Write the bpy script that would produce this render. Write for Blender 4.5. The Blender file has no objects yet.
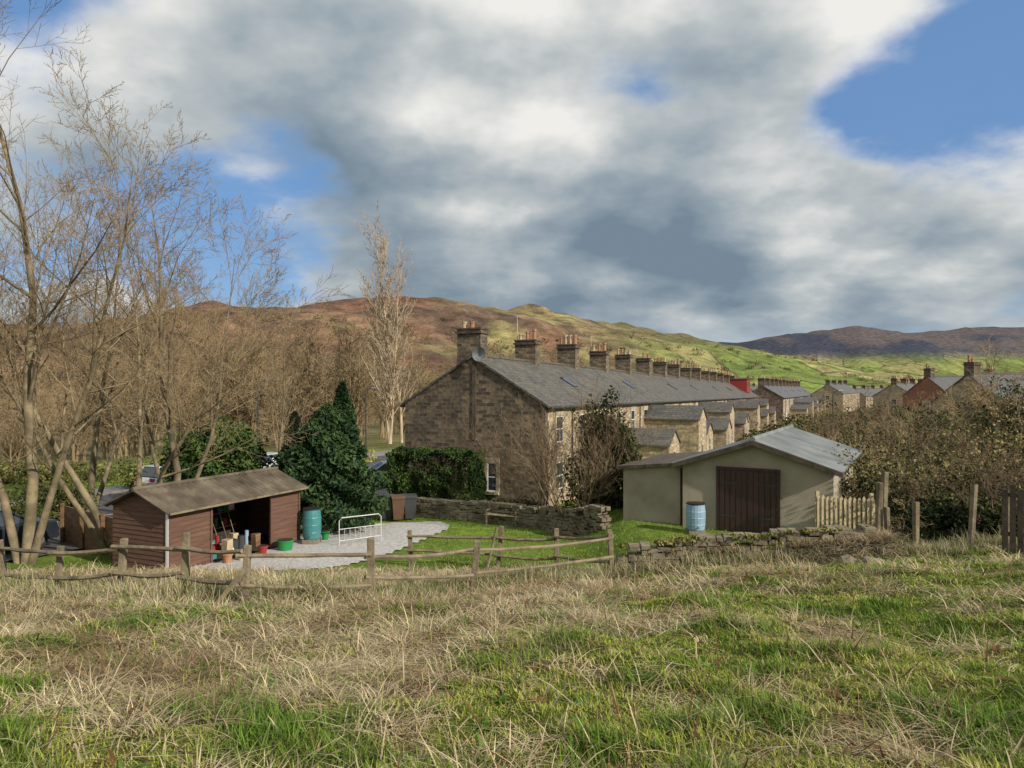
import bpy, math, random
import numpy as np
from mathutils import Vector, Matrix
random.seed(7); RNG=np.random.default_rng(7)
scene=bpy.context.scene
scene.view_settings.view_transform='Standard'; scene.view_settings.look='None'; scene.view_settings.exposure=0

# ------------------------------------------------------------ noise + terrain
_perm=np.random.default_rng(3).random(65536)
def vnoise(x,y):
    x=np.asarray(x,float); y=np.asarray(y,float)
    xi=np.floor(x).astype(np.int64); yi=np.floor(y).astype(np.int64)
    fx=x-xi; fy=y-yi; fx=fx*fx*(3-2*fx); fy=fy*fy*(3-2*fy)
    def H(a,b): return _perm[(a*7919+b*104729+((a*b)&1023)*31)&65535]
    return (H(xi,yi)*(1-fx)+H(xi+1,yi)*fx)*(1-fy)+(H(xi,yi+1)*(1-fx)+H(xi+1,yi+1)*fx)*fy
def fbm(x,y,o=4):
    s=0;a=.5;t=0
    for i in range(o):
        s=s+a*vnoise(np.asarray(x)*2**i+17.3*i,np.asarray(y)*2**i-9.1*i);t+=a;a*=.5
    return s/t
def sm(u):
    u=np.clip(u,0,1); return u*u*(3-2*u)
RA=[(-1400,300,60),(-593,600,42),(-372,650,52),(-274,700,73),(-192,760,86),(-85,850,95),(-15,930,84),(24,960,101),(60,1000,90),(120,1060,84),(220,1150,79),(340,1300,75),(469,1450,55),(660,1650,20),(1000,1900,-10)]
RB=[(-900,3300,120),(-53,3200,142),(1013,3200,182),(1280,3200,222),(1502,3200,248),(1724,3200,228),(1991,3200,244),(2391,3200,252),(3800,2700,270)]
def ridge(x,y,pts,W,base):
    best=np.zeros_like(x)-1e9
    for a,b in zip(pts[:-1],pts[1:]):
        dx=b[0]-a[0];dy=b[1]-a[1];t=np.clip(((x-a[0])*dx+(y-a[1])*dy)/(dx*dx+dy*dy),0,1)
        d=np.hypot(x-(a[0]+t*dx),y-(a[1]+t*dy)); z=a[2]+t*(b[2]-a[2])
        u=np.clip(1-d/W,0,1); p=0.55*sm(u)+0.45*u*u
        best=np.maximum(best,(z-base)*p)
    return best
def tl(x,y):
    return .407*(x-1.6)+.914*(y-35), -.914*(x-1.6)+.407*(y-35)
def height(x,y):
    x=np.atleast_1d(np.asarray(x,float)); y=np.atleast_1d(np.asarray(y,float))
    t,l=tl(x,y)
    f1=-1.6-.185*np.clip(y,-40,60)+.08*np.clip(x-2,0,14)
    f1=f1+ ((fbm(x*.6,y*.6,4)-.5)*.42+(fbm(x*2.1+8,y*2.1,3)-.5)*.22)*sm((y-2)/3)*(1-sm((y-17)/3))
    g=-5.6-.04*np.clip(y-22,0,15)
    k=sm((x-2)/2.5)*(1-sm((y-33)/6)); g=g*(1-k)+(-4.95)*k
    tt=np.clip(t,0,2000)
    g=g-.012*np.minimum(tt,500)-9*sm((l-28)/110)*sm((y-20)/40)+4*sm((-l-30)/90)
    d=f1-g; s=.25
    h=g+np.where(d>s,d,np.where(d<-s,0,(d+s)**2/(4*s)))
    r=np.hypot(x,y)
    h=h+(fbm(x*.02,y*.02,4)-.5)*6*sm((r-120)/150)
    h=h+ridge(x,y,RA,500,-15)+ridge(x,y,RB,1500,-15)
    h=h+(fbm(x*.011+5,y*.011,6)-.5)*30*sm((r-350)/300)
    h=h+(fbm(x*.004+2,y*.004,5)-.5)*50*sm((r-1900)/500)
    return h
def H(x,y): return float(height(x,y)[0])
def dryness(x,y):
    n=fbm(x*.8+3,y*.8,4)*.55+fbm(x*2.6,y*2.6,3)*.45
    left=sm((2.2+.30*(y-9)-x)/3.0)*sm((y-5.2+.25*np.clip(x+3,-3,3))/2.2)
    b=.21*left+.09*sm((y-10)/4)-.10+.1*sm((x-4)/2)*sm((6.2-y)/3)
    return sm((n+b-.42)/.26)

# ------------------------------------------------------------ materials
def newmat(name):
    m=bpy.data.materials.new(name); m.use_nodes=True
    nt=m.node_tree; return m,nt,nt.nodes['Principled BSDF']
def N(nt,t,**k):
    n=nt.nodes.new(t)
    for a,b in k.items(): setattr(n,a,b)
    return n
def c4(c): return (c[0],c[1],c[2],1)
def ramp(nt,stops):
    r=N(nt,'ShaderNodeValToRGB'); e=r.color_ramp.elements
    e[0].position=stops[0][0]; e[0].color=c4(stops[0][1]); e[1].position=stops[-1][0]; e[1].color=c4(stops[-1][1])
    for p,c in stops[1:-1]:
        q=e.new(p); q.color=c4(c)
    return r
def noise_mat(name,stops,scale=4,rough=.85,bump=.3,bs=None,detail=6,metal=0,stretch=None):
    m,nt,b=newmat(name); L=nt.links
    tc=N(nt,'ShaderNodeTexCoord'); n=N(nt,'ShaderNodeTexNoise'); n.inputs['Scale'].default_value=scale; n.inputs['Detail'].default_value=detail
    src=tc.outputs['Object']
    if stretch:
        mp=N(nt,'ShaderNodeMapping'); mp.inputs['Scale'].default_value=stretch; L.new(src,mp.inputs[0]); src=mp.outputs[0]
    L.new(src,n.inputs['Vector']); r=ramp(nt,stops); L.new(n.outputs['Fac'],r.inputs[0]); L.new(r.outputs[0],b.inputs['Base Color'])
    b.inputs['Roughness'].default_value=rough; b.inputs['Metallic'].default_value=metal
    if bump:
        n2=N(nt,'ShaderNodeTexNoise'); n2.inputs['Scale'].default_value=bs or scale*4; n2.inputs['Detail'].default_value=5; L.new(src,n2.inputs['Vector'])
        bp=N(nt,'ShaderNodeBump'); bp.inputs['Strength'].default_value=bump; bp.inputs['Distance'].default_value=.03
        L.new(n2.outputs['Fac'],bp.inputs['Height']); L.new(bp.outputs[0],b.inputs['Normal'])
    return m
def flat(name,c,rough=.6,metal=0,var=.15):
    return noise_mat(name,[(.3,[v*(1-var) for v in c]),(.7,[min(1,v*(1+var)) for v in c])],3,rough,0.05,metal=metal)
def brick_mat(name,c1,c2,mort,w=.42,h=.17,ms=.012,dirt=(.05,.045,.04),dirtamt=.5,bump=.6,rough=.9):
    m,nt,b=newmat(name); L=nt.links
    tc=N(nt,'ShaderNodeTexCoord'); br=N(nt,'ShaderNodeTexBrick')
    br.inputs['Scale'].default_value=1; br.inputs['Brick Width'].default_value=w; br.inputs['Row Height'].default_value=h
    br.inputs['Mortar Size'].default_value=ms; br.inputs['Mortar Smooth'].default_value=.3; br.inputs['Bias'].default_value=0
    br.inputs['Color1'].default_value=c4(c1); br.inputs['Color2'].default_value=c4(c2); br.inputs['Mortar'].default_value=c4(mort)
    nd=N(nt,'ShaderNodeTexNoise'); nd.inputs['Scale'].default_value=3; L.new(tc.outputs['UV'],nd.inputs['Vector'])
    va=N(nt,'ShaderNodeVectorMath',operation='MULTIPLY_ADD'); va.inputs[1].default_value=(.05,.05,0); L.new(nd.outputs['Color'],va.inputs[0]); L.new(tc.outputs['UV'],va.inputs[2])
    L.new(va.outputs[0],br.inputs['Vector'])
    n=N(nt,'ShaderNodeTexNoise'); n.inputs['Scale'].default_value=.7; n.inputs['Detail'].default_value=8; n.inputs['Roughness'].default_value=.65; L.new(tc.outputs['UV'],n.inputs['Vector'])
    mr=N(nt,'ShaderNodeMapRange'); mr.inputs[1].default_value=.42; mr.inputs[2].default_value=.68; mr.inputs[4].default_value=dirtamt; L.new(n.outputs['Fac'],mr.inputs[0])
    mx=N(nt,'ShaderNodeMixRGB'); mx.inputs[2].default_value=c4(dirt); L.new(mr.outputs[0],mx.inputs[0]); L.new(br.outputs['Color'],mx.inputs[1])
    n3=N(nt,'ShaderNodeTexNoise'); n3.inputs['Scale'].default_value=5; n3.inputs['Detail'].default_value=5; L.new(tc.outputs['UV'],n3.inputs['Vector'])
    m2=N(nt,'ShaderNodeMapRange'); m2.inputs[1].default_value=.3; m2.inputs[2].default_value=.7; m2.inputs[3].default_value=.65; m2.inputs[4].default_value=1.35; L.new(n3.outputs['Fac'],m2.inputs[0])
    vm=N(nt,'ShaderNodeVectorMath',operation='SCALE'); L.new(mx.outputs[0],vm.inputs[0]); L.new(m2.outputs[0],vm.inputs['Scale'])
    L.new(vm.outputs[0],b.inputs['Base Color']); b.inputs['Roughness'].default_value=rough
    ad=N(nt,'ShaderNodeMath',operation='MULTIPLY_ADD'); ad.inputs[1].default_value=-1.0; L.new(br.outputs['Fac'],ad.inputs[0]); L.new(n3.outputs['Fac'],ad.inputs[2])
    bp=N(nt,'ShaderNodeBump'); bp.inputs['Strength'].default_value=bump; bp.inputs['Distance'].default_value=.03; L.new(ad.outputs[0],bp.inputs['Height']); L.new(bp.outputs[0],b.inputs['Normal'])
    return m
def attr_mat(name,rough=.8,trans=.25,var=0):
    m,nt,b=newmat(name); L=nt.links
    a=N(nt,'ShaderNodeAttribute',attribute_name='col')
    L.new(a.outputs['Color'],b.inputs['Base Color']); b.inputs['Roughness'].default_value=rough
    b.inputs['Specular IOR Level'].default_value=.2
    if trans:
        t=N(nt,'ShaderNodeBsdfTranslucent'); L.new(a.outputs['Color'],t.inputs['Color'])
        mx=N(nt,'ShaderNodeMixShader'); mx.inputs[0].default_value=trans
        L.new(b.outputs[0],mx.inputs[1]); L.new(t.outputs[0],mx.inputs[2]); L.new(mx.outputs[0],nt.nodes['Material Output'].inputs['Surface'])
    return m

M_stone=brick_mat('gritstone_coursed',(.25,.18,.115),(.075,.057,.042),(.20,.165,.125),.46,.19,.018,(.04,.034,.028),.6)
M_stonel=brick_mat('gritstone_sunlit',(.56,.44,.28),(.28,.215,.14),(.42,.34,.24),.48,.2,.015,(.12,.10,.075),.45)  # paler copy of the coursed gritstone, sunlit brightness put into its colour
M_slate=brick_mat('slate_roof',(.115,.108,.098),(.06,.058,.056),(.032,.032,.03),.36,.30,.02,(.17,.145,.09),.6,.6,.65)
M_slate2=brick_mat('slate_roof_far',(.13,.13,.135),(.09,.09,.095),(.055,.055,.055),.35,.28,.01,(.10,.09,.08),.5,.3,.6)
M_red=brick_mat('red_brickwork',(.40,.16,.09),(.28,.10,.055),(.25,.2,.17),.225,.075,.01,(.12,.06,.04),.3)
M_dress=noise_mat('dressed_stone',[(.3,(.32,.26,.18)),(.7,(.48,.40,.29))],3,.85,.3)
M_dark=noise_mat('sooty_stone',[(.3,(.045,.036,.03)),(.7,(.14,.105,.075))],3,.9,.5)
M_white=flat('white_paint',(.78,.78,.76),.4,0,.04)
M_glass,nt,b=newmat('window_glass'); b.inputs['Base Color'].default_value=(.03,.04,.05,1); b.inputs['Roughness'].default_value=.06; b.inputs['Specular IOR Level'].default_value=.9
M_black=flat('black_plastic',(.02,.02,.022),.4)
M_pot=noise_mat('clay_pot',[(.3,(.30,.13,.07)),(.7,(.42,.24,.14))],4,.8,.1)
M_potc=noise_mat('buff_pot',[(.3,(.40,.30,.18)),(.7,(.52,.42,.28))],4,.8,.1)
M_render=noise_mat('pebbledash',[(.2,(.20,.165,.12)),(.42,(.38,.325,.245)),(.62,(.47,.41,.32)),(.8,(.40,.33,.24))],.8,.95,.9,50,10)
M_corr=noise_mat('fibre_cement_roof',[(.25,(.10,.115,.12)),(.55,(.19,.205,.21)),(.8,(.27,.28,.265))],.9,.8,.3,20,8)
M_corrb=noise_mat('weathered_sheet_roof',[(.25,(.045,.035,.025)),(.5,(.11,.085,.06)),(.72,(.19,.16,.115)),(.85,(.32,.30,.24))],1.6,.9,.4,20,10)
M_shed=noise_mat('brown_shed_timber',[(.25,(.075,.038,.027)),(.75,(.16,.082,.052))],2,.75,.3,8,6,stretch=(.6,.6,6))
M_door=noise_mat('garage_door_paint',[(.3,(.035,.017,.015)),(.7,(.07,.033,.026))],2,.5,.2,stretch=(6,6,.6))
M_rail=noise_mat('weathered_rail',[(.2,(.07,.055,.035)),(.45,(.17,.135,.09)),(.6,(.25,.20,.13)),(.8,(.15,.16,.06))],3,.95,.8,14,7)
M_paling=noise_mat('pale_timber',[(.3,(.36,.29,.16)),(.7,(.56,.46,.29))],3,.85,.3)
M_panel=noise_mat('brown_panel_timber',[(.3,(.13,.07,.035)),(.7,(.24,.14,.07))],2.5,.85,.3,stretch=(1,1,4))
M_dst=noise_mat('drystone',[(.2,(.045,.037,.026)),(.45,(.17,.14,.095)),(.6,(.25,.21,.15)),(.75,(.12,.14,.045))],2.3,.95,.9,14,8)
M_bark=noise_mat('mossy_bark',[(.25,(.075,.06,.035)),(.5,(.17,.135,.08)),(.65,(.27,.215,.13)),(.8,(.15,.155,.055))],2.2,.9,.5,12)
M_twig=noise_mat('golden_twig',[(.3,(.20,.14,.08)),(.7,(.39,.285,.155))],1.2,.9,0)
M_bark2=noise_mat('twig_brown',[(.3,(.12,.08,.05)),(.7,(.26,.185,.11))],2,.9,.2)
M_birch=noise_mat('birch_bark',[(.3,(.34,.25,.155)),(.7,(.54,.43,.31))],1,.9,.2)
M_wood=noise_mat('woodland_twigs',[(.3,(.15,.105,.06)),(.5,(.27,.20,.11)),(.7,(.46,.36,.2))],.03,.95,0)
M_gravel=noise_mat('pale_gravel',[(.3,(.34,.32,.30)),(.5,(.50,.48,.46)),(.7,(.66,.64,.61))],9,.95,.7,60,9)
M_asph=noise_mat('asphalt',[(.3,(.055,.055,.057)),(.7,(.095,.094,.093))],2,.9,.3,60,9)
M_pave=noise_mat('pavement',[(.3,(.16,.155,.145)),(.7,(.24,.23,.215))],2,.9,.2,40)
M_leaf=attr_mat('leaf_foliage',.7,0)
M_grass=attr_mat('grass_blades',.8,.22)
M_blue=flat('blue_plastic',(.24,.36,.48),.45); M_teal=flat('teal_plastic',(.05,.20,.21),.4)
M_green=flat('green_plastic',(.02,.22,.06),.4); M_redp=flat('red_paint',(.30,.025,.025),.5)
M_bin=flat('grey_bin_plastic',(.045,.047,.05),.45); M_binb=flat('brown_bin_plastic',(.11,.06,.035),.5)
M_carw=flat('car_paint_pale_blue',(.55,.62,.66),.25,.2); M_card=flat('car_paint_dark',(.03,.035,.05),.2,.3)
M_tyre=flat('tyre_rubber',(.02,.02,.02),.8); M_metal=flat('galvanised_metal',(.35,.36,.37),.4,.7)
M_gate=flat('grey_white_gate_paint',(.55,.56,.55),.5,0,.15)
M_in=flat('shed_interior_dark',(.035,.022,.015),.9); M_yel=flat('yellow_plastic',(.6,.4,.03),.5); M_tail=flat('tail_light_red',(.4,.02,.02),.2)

# ------------------------------------------------------------ mesh builder
class MB:
    def __init__(s): s.v=[];s.f=[];s.m=[];s.mats=[]
    def mi(s,mat):
        if mat not in s.mats: s.mats.append(mat)
        return s.mats.index(mat)
    def add(s,vs,fs,mat):
        o=len(s.v); s.v+= [tuple(v) for v in vs]; k=s.mi(mat)
        for f in fs: s.f.append([o+i for i in f]); s.m.append(k)
    def box(s,a,b,mat,jit=0,R=None,org=None):
        x0,y0,z0=a;x1,y1,z1=b
        vs=[(x0,y0,z0),(x1,y0,z0),(x1,y1,z0),(x0,y1,z0),(x0,y0,z1),(x1,y0,z1),(x1,y1,z1),(x0,y1,z1)]
        if jit: vs=[(x+random.uniform(-jit,jit),y+random.uniform(-jit,jit),z+random.uniform(-jit,jit)) for x,y,z in vs]
        if R is not None: vs=[R@(Vector(v)-org)+org for v in vs]
        s.add(vs,[(0,3,2,1),(4,5,6,7),(0,1,5,4),(1,2,6,5),(2,3,7,6),(3,0,4,7)],mat)
    def prism(s,poly,d,mat):
        n=len(poly); d=Vector(d); a=[Vector(p) for p in poly]; vs=a+[p+d for p in a]
        s.add(vs,[tuple(range(n))[::-1],tuple(range(n,2*n))]+[(i,(i+1)%n,n+(i+1)%n,n+i) for i in range(n)],mat)
    def tube(s,pts,rad,n,mat,cap=True):
        pts=[Vector(p) for p in pts]; vs=[]; m=len(pts)
        for i in range(m):
            d=(pts[min(i+1,m-1)]-pts[max(i-1,0)]); d=d.normalized() if d.length>1e-9 else Vector((0,0,1))
            u=d.cross(Vector((0,0,1)) if abs(d.z)<.9 else Vector((1,0,0))).normalized(); w=d.cross(u)
            for k in range(n):
                a=2*math.pi*k/n; vs.append(pts[i]+(u*math.cos(a)+w*math.sin(a))*rad[i])
        fs=[(i*n+k,i*n+(k+1)%n,(i+1)*n+(k+1)%n,(i+1)*n+k) for i in range(m-1) for k in range(n)]
        if cap: fs+=[tuple(range(n))[::-1],tuple(range((m-1)*n,m*n))]
        s.add(vs,fs,mat)
    def build(s,name,parent=None,loc=(0,0,0),rot=(0,0,0),uv=True,smooth=False,bevel=0):
        me=bpy.data.meshes.new(name); me.from_pydata(s.v,[],s.f)
        for m in s.mats: me.materials.append(m)
        me.polygons.foreach_set('material_index',s.m)
        if smooth: me.polygons.foreach_set('use_smooth',[True]*len(s.f))
        if uv:
            ul=me.uv_layers.new(name='UVMap'); Z=Vector((0,0,1))
            for p in me.polygons:
                n=p.normal
                if abs(n.z)<.98: t=Z.cross(n).normalized(); b=n.cross(t)
                else: t=Vector((1,0,0)); b=Vector((0,1,0))
                for li in p.loop_indices:
                    co=me.vertices[me.loops[li].vertex_index].co; ul.data[li].uv=(co.dot(t),co.dot(b))
        me.update()
        ob=bpy.data.objects.new(name,me); scene.collection.objects.link(ob); ob.location=loc; ob.rotation_euler=rot
        if parent: ob.parent=parent
        if bevel:
            bv=ob.modifiers.new('b','BEVEL'); bv.width=bevel; bv.segments=2
        return ob
def empty(name,loc=(0,0,0),rot=(0,0,0)):
    e=bpy.data.objects.new(name,None); scene.collection.objects.link(e); e.location=loc; e.rotation_euler=rot; return e
def mesh_np(name,V,F,C=None,mat=None,smooth=False,parent=None):
    me=bpy.data.meshes.new(name); V=np.asarray(V,np.float32); F=np.asarray(F,np.int32); k=F.shape[1]
    me.vertices.add(len(V)); me.vertices.foreach_set('co',V.ravel())
    me.loops.add(F.size); me.loops.foreach_set('vertex_index',F.ravel())
    me.polygons.add(len(F)); me.polygons.foreach_set('loop_start',np.arange(0,F.size,k,dtype=np.int32))
    if smooth: me.polygons.foreach_set('use_smooth',np.ones(len(F),bool))
    me.update(calc_edges=True)
    if C is not None:
        a=me.color_attributes.new('col','FLOAT_COLOR','POINT'); a.data.foreach_set('color',np.c_[C,np.ones(len(C))].astype(np.float32).ravel())
    if mat: me.materials.append(mat)
    ob=bpy.data.objects.new(name,me); scene.collection.objects.link(ob)
    if parent: ob.parent=parent
    return ob

# ------------------------------------------------------------ terrain sheet
az=np.radians(np.concatenate([np.arange(-75,75,.4),np.arange(75,285,5)])); na=len(az)
rr=.3*1.03**np.arange(342); nr=len(rr)
X=np.outer(rr,np.sin(az)).ravel(); Y=np.outer(rr,np.cos(az)).ravel()
X=np.r_[0,X];Y=np.r_[0,Y]; Z=height(X,Y)
i=np.arange(nr-1)[:,None]*na; k=np.arange(na)[None,:]; k2=(k+1)%na
Q=np.stack([1+i+k,1+i+na+k,1+i+na+k2,1+i+k2],-1).reshape(-1,4)[:,::-1]
r=np.hypot(X,Y); t,l=tl(X,Y)
def mixc(a,b,f): return a*(1-f[:,None])+b*f[:,None]
C=np.tile(np.array([.14,.175,.035]),(len(X),1))
D=dryness(X,Y)*(r<40)
C=mixc(C,np.array([.33,.26,.13]),D*.85)
lawn=((Y>19)&(r<60)); C[lawn]=np.array([.15,.22,.035])
mid=sm((r-50)/50); C=mixc(C,np.array([.17,.15,.07]),mid)
far=sm((r-200)/150)
n1=fbm(X*.006,Y*.006,5); n2=fbm(X*.02+50,Y*.02,4); n3=fbm(X*.0035+9,Y*.0035,4); n4=fbm(X*.035+50,Y*.035,4)
elev=sm((Z-15)/60)
brown=mixc(np.tile(np.array([.19,.095,.062]),(len(X),1)),np.array([.26,.165,.10]),sm((n1-.35)/.25))
brown=mixc(brown,np.array([.08,.055,.042]),sm((n4-.45)/.15)*.85)
hill=mixc(brown,np.array([.33,.28,.12]),sm((n2-.44)/.2)*sm((X+180)/260))
hill=mixc(hill,np.array([.25,.28,.085]),sm((X-40)/260)*sm((n1-.38)/.2)*.75)
hill=mixc(hill,np.array([.12,.08,.06]),sm((elev-.55)/.3)*sm((n3+.5*(n2-.5)-.40)/.12)*.9)
C=mixc(C,hill,far)
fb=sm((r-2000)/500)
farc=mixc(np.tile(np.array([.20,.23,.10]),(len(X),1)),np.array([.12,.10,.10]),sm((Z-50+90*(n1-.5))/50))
farc=mixc(farc,np.array([.045,.055,.085]),sm((n3-.38)/.12)*sm((Z-40)/80)*.9)  # aerial haze painted as a bluish tint on the far ridge
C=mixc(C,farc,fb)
ob=mesh_np('ground_terrain',np.c_[X,Y,Z],Q,C,None,True)
fm=ob.data.attributes.new('field','FLOAT','POINT')
fieldmask=(far*(sm((X+0)/300)*(1-elev*.6)+.2*sm((n2-.45)/.1)*(X<0)*(X>-150))*(1-fb))+fb*(1-sm((Z-60)/60))
fm.data.foreach_set('value',np.clip(fieldmask,0,1).astype(np.float32))
m,nt,b=newmat('ground_turf'); L=nt.links
a=N(nt,'ShaderNodeAttribute',attribute_name='col'); af=N(nt,'ShaderNodeAttribute',attribute_name='field'); tc=N(nt,'ShaderNodeTexCoord')
mp=N(nt,'ShaderNodeMapping'); mp.inputs['Scale'].default_value=(.010,.006,.0); mp.inputs['Rotation'].default_value=(0,0,.5); L.new(tc.outputs['Object'],mp.inputs[0])
vo=N(nt,'ShaderNodeTexVoronoi',feature='F1',voronoi_dimensions='2D'); vo.inputs['Scale'].default_value=1; L.new(mp.outputs[0],vo.inputs['Vector'])
ve=N(nt,'ShaderNodeTexVoronoi',feature='DISTANCE_TO_EDGE',voronoi_dimensions='2D'); ve.inputs['Scale'].default_value=1; L.new(mp.outputs[0],ve.inputs['Vector'])
rp=ramp(nt,[(0,(.15,.20,.05)),(.25,(.25,.27,.085)),(.45,(.32,.29,.12)),(.62,(.16,.20,.06)),(.8,(.24,.16,.09)),(.9,(.22,.29,.065))]); rp.color_ramp.interpolation='CONSTANT'
sp=N(nt,'ShaderNodeSeparateColor'); L.new(vo.outputs['Color'],sp.inputs[0]); L.new(sp.outputs[0],rp.inputs[0])
em=N(nt,'ShaderNodeMapRange'); em.inputs[1].default_value=.012; em.inputs[2].default_value=.03; em.inputs[3].default_value=.8; em.inputs[4].default_value=0; L.new(ve.outputs['Distance'],em.inputs[0])
me_=N(nt,'ShaderNodeMixRGB'); me_.inputs[2].default_value=(.07,.06,.035,1); L.new(em.outputs[0],me_.inputs[0]); L.new(rp.outputs[0],me_.inputs[1])
mx=N(nt,'ShaderNodeMixRGB'); L.new(af.outputs['Fac'],mx.inputs[0]); L.new(a.outputs['Color'],mx.inputs[1]); L.new(me_.outputs[0],mx.inputs[2])
sc=[(.06,.45,1.45),(.35,.6,1.35),(3,.65,1.3),(28,.7,1.3)]; cur=mx.outputs[0]
for s_,lo,hi in sc:
    n=N(nt,'ShaderNodeTexNoise'); n.inputs['Scale'].default_value=s_; n.inputs['Detail'].default_value=7; n.inputs['Roughness'].default_value=.6; L.new(tc.outputs['Object'],n.inputs['Vector'])
    mr=N(nt,'ShaderNodeMapRange'); mr.inputs[1].default_value=.3; mr.inputs[2].default_value=.7; mr.inputs[3].default_value=lo; mr.inputs[4].default_value=hi; L.new(n.outputs['Fac'],mr.inputs[0])
    vs=N(nt,'ShaderNodeVectorMath',operation='SCALE'); L.new(cur,vs.inputs[0]); L.new(mr.outputs[0],vs.inputs['Scale']); cur=vs.outputs[0]
L.new(cur,b.inputs['Base Color']); b.inputs['Roughness'].default_value=.95; b.inputs['Specular IOR Level'].default_value=.1
bp=N(nt,'ShaderNodeBump'); bp.inputs['Strength'].default_value=.6; bp.inputs['Distance'].default_value=.06; L.new(n.outputs['Fac'],bp.inputs['Height']); L.new(bp.outputs[0],b.inputs['Normal'])
ob.data.materials.append(m)

# ------------------------------------------------------------ blades
def blades(name,x,y,L_,w,head,lean,droop,col,seg=3,jz=0):
    n=len(x); z=height(x,y)-.01+jz
    hx=np.cos(head);hy=np.sin(head); px=-hy;py=hx; V=[];lev=np.linspace(0,1,seg+1)
    for s_ in lev:
        out=L_*(np.sin(lean)*s_+droop*.5*s_*s_); up=L_*(np.cos(lean)*s_-droop*.55*s_*s_)
        up=np.maximum(up,.02*s_)
        cx=x+hx*out;cy=y+hy*out;cz=z+up; ww=w*(1-s_*.8)
        if s_<1:
            V.append(np.c_[cx-px*ww,cy-py*ww,cz]);V.append(np.c_[cx+px*ww,cy+py*ww,cz])
        else: V.append(np.c_[cx,cy,cz])
    k=2*seg+1; V=np.stack(V,1).reshape(-1,3); F=[]
    for q in range(seg-1): F+=[(2*q,2*q+1,2*q+3),(2*q,2*q+3,2*q+2)]
    F.append((2*seg-2,2*seg-1,2*seg)); F=np.array(F)
    FF=(np.arange(n)[:,None,None]*k+F[None]).reshape(-1,3)
    CC=np.repeat(col[:,None,:],k,1); g=np.concatenate([[.6,.6] if s_==0 else ([1,1] if s_<1 else [1.15]) for s_ in lev])  # roots darkened and tips lightened in vertex colour, painting shadow into the tufts
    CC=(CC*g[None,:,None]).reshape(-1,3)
    return mesh_np(name,V,FF,CC,M_grass)
def sample(n,d0,d1,sp=.78,pw=1.0):
    d=d0+(d1-d0)*RNG.random(n)**pw; u=(RNG.random(n)*2-1)*sp; return u*d+(RNG.random(n)-.5)*1.0,d
def fence_y(x): return np.interp(x,[-14,-9,-6,-2.6,-1,2.6,9,14],[16,14.6,13.6,14.4,16.2,19,18.3,18])
s1=np.array([.62,.52,.33]);s2=np.array([.25,.165,.085])
x,y=sample(280000,3.4,20.5); k=(dryness(x,y)*.85<RNG.random(len(x))*1.1+.10); x=x[k];y=y[k];n=len(x)
nn=fbm(x*1.6+7,y*1.6,3); tall=sm((nn-.46)/.2)
g1=np.array([.15,.245,.022]);g2=np.array([.40,.43,.065]);g3=np.array([.52,.42,.22])
yel=sm((fbm(x*.9+20,y*.9,4)-.38)/.22)
col=mixc(np.tile(g1,(n,1)),g2,RNG.random(n)*.5+.5*yel); col=mixc(col,g3,(RNG.random(n)<.10+.22*yel)*.85); col=mixc(col,np.array([.07,.17,.02]),(nn>.6)*.65); col*=(.65+.65*RNG.random(n))[:,None]
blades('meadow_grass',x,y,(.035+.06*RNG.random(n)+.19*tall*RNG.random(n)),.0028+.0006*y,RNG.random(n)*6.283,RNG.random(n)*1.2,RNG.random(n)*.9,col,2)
tx,ty=sample(17000,3.6,21,.8); dn=dryness(tx,ty); k=dn>RNG.random(len(tx))*.9+.03; k|=(RNG.random(len(tx))<.05); tx=tx[k];ty=ty[k]
nb=13; th=RNG.random(len(tx))*6.283; tL=.13+.36*RNG.random(len(tx))**1.6*(1+.3*(ty>9)); tb=.55+.8*RNG.random(len(tx)); ts=.035+.10*RNG.random(len(tx))
x=np.repeat(tx,nb);y=np.repeat(ty,nb);n=len(x); x=x+RNG.normal(0,1,n)*np.repeat(ts,nb);y=y+RNG.normal(0,1,n)*np.repeat(ts,nb)
hd=np.repeat(th,nb)+RNG.normal(0,1.1,n)
br_=fbm(x*1.1+9,y*1.1,4)
col=mixc(np.tile(s1,(n,1)),s2,np.clip(RNG.random(n)**1.5*.7+sm((br_-.48)/.15)*.55,0,1)); col*=((.8+.4*RNG.random(n))*np.repeat(tb,nb))[:,None]
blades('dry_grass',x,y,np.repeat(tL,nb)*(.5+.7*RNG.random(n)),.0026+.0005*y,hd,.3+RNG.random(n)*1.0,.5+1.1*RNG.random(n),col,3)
x,y=sample(2200,3.5,16); n=len(x); col=mixc(np.tile(np.array([.16,.08,.04]),(n,1)),np.array([.6,.48,.3]),(RNG.random(n)<.4)*1.0)
blades('dead_stalks',x,y,.1+.4*RNG.random(n)**2,.005+.0006*y,RNG.random(n)*6.28,.6+RNG.random(n)*.9,RNG.random(n)*.6,col,2,.05)
cx_,cy_=sample(170,3.8,13); x=np.repeat(cx_,9);y=np.repeat(cy_,9);n=len(x)
col=mixc(np.tile(np.array([.10,.22,.03]),(n,1)),np.array([.20,.09,.04]),(np.repeat(RNG.random(170),9)<.35)*.9)*(.7+.5*RNG.random(n))[:,None]
blades('dock_weeds',x,y,.08+.10*RNG.random(n),.014+.014*RNG.random(n),RNG.random(n)*6.28,.7+.6*RNG.random(n),.3+RNG.random(n)*.5,col,3,.01)
x=RNG.uniform(-13,13,26000); y=fence_y(x)+RNG.normal(0,.45,len(x)); n=len(x)
col=mixc(np.tile(s1*.85,(n,1)),np.array([.20,.26,.06]),(RNG.random(n)<.35)*1.0)*(.55+.6*RNG.random(n))[:,None]
blades('fence_line_grass',x,y,.15+.6*RNG.random(n)*fbm(x*1.5,y,3)*1.6,.009+0*x,RNG.random(n)*6.28,RNG.random(n)*.8,RNG.random(n)*.9,col,3)
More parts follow.
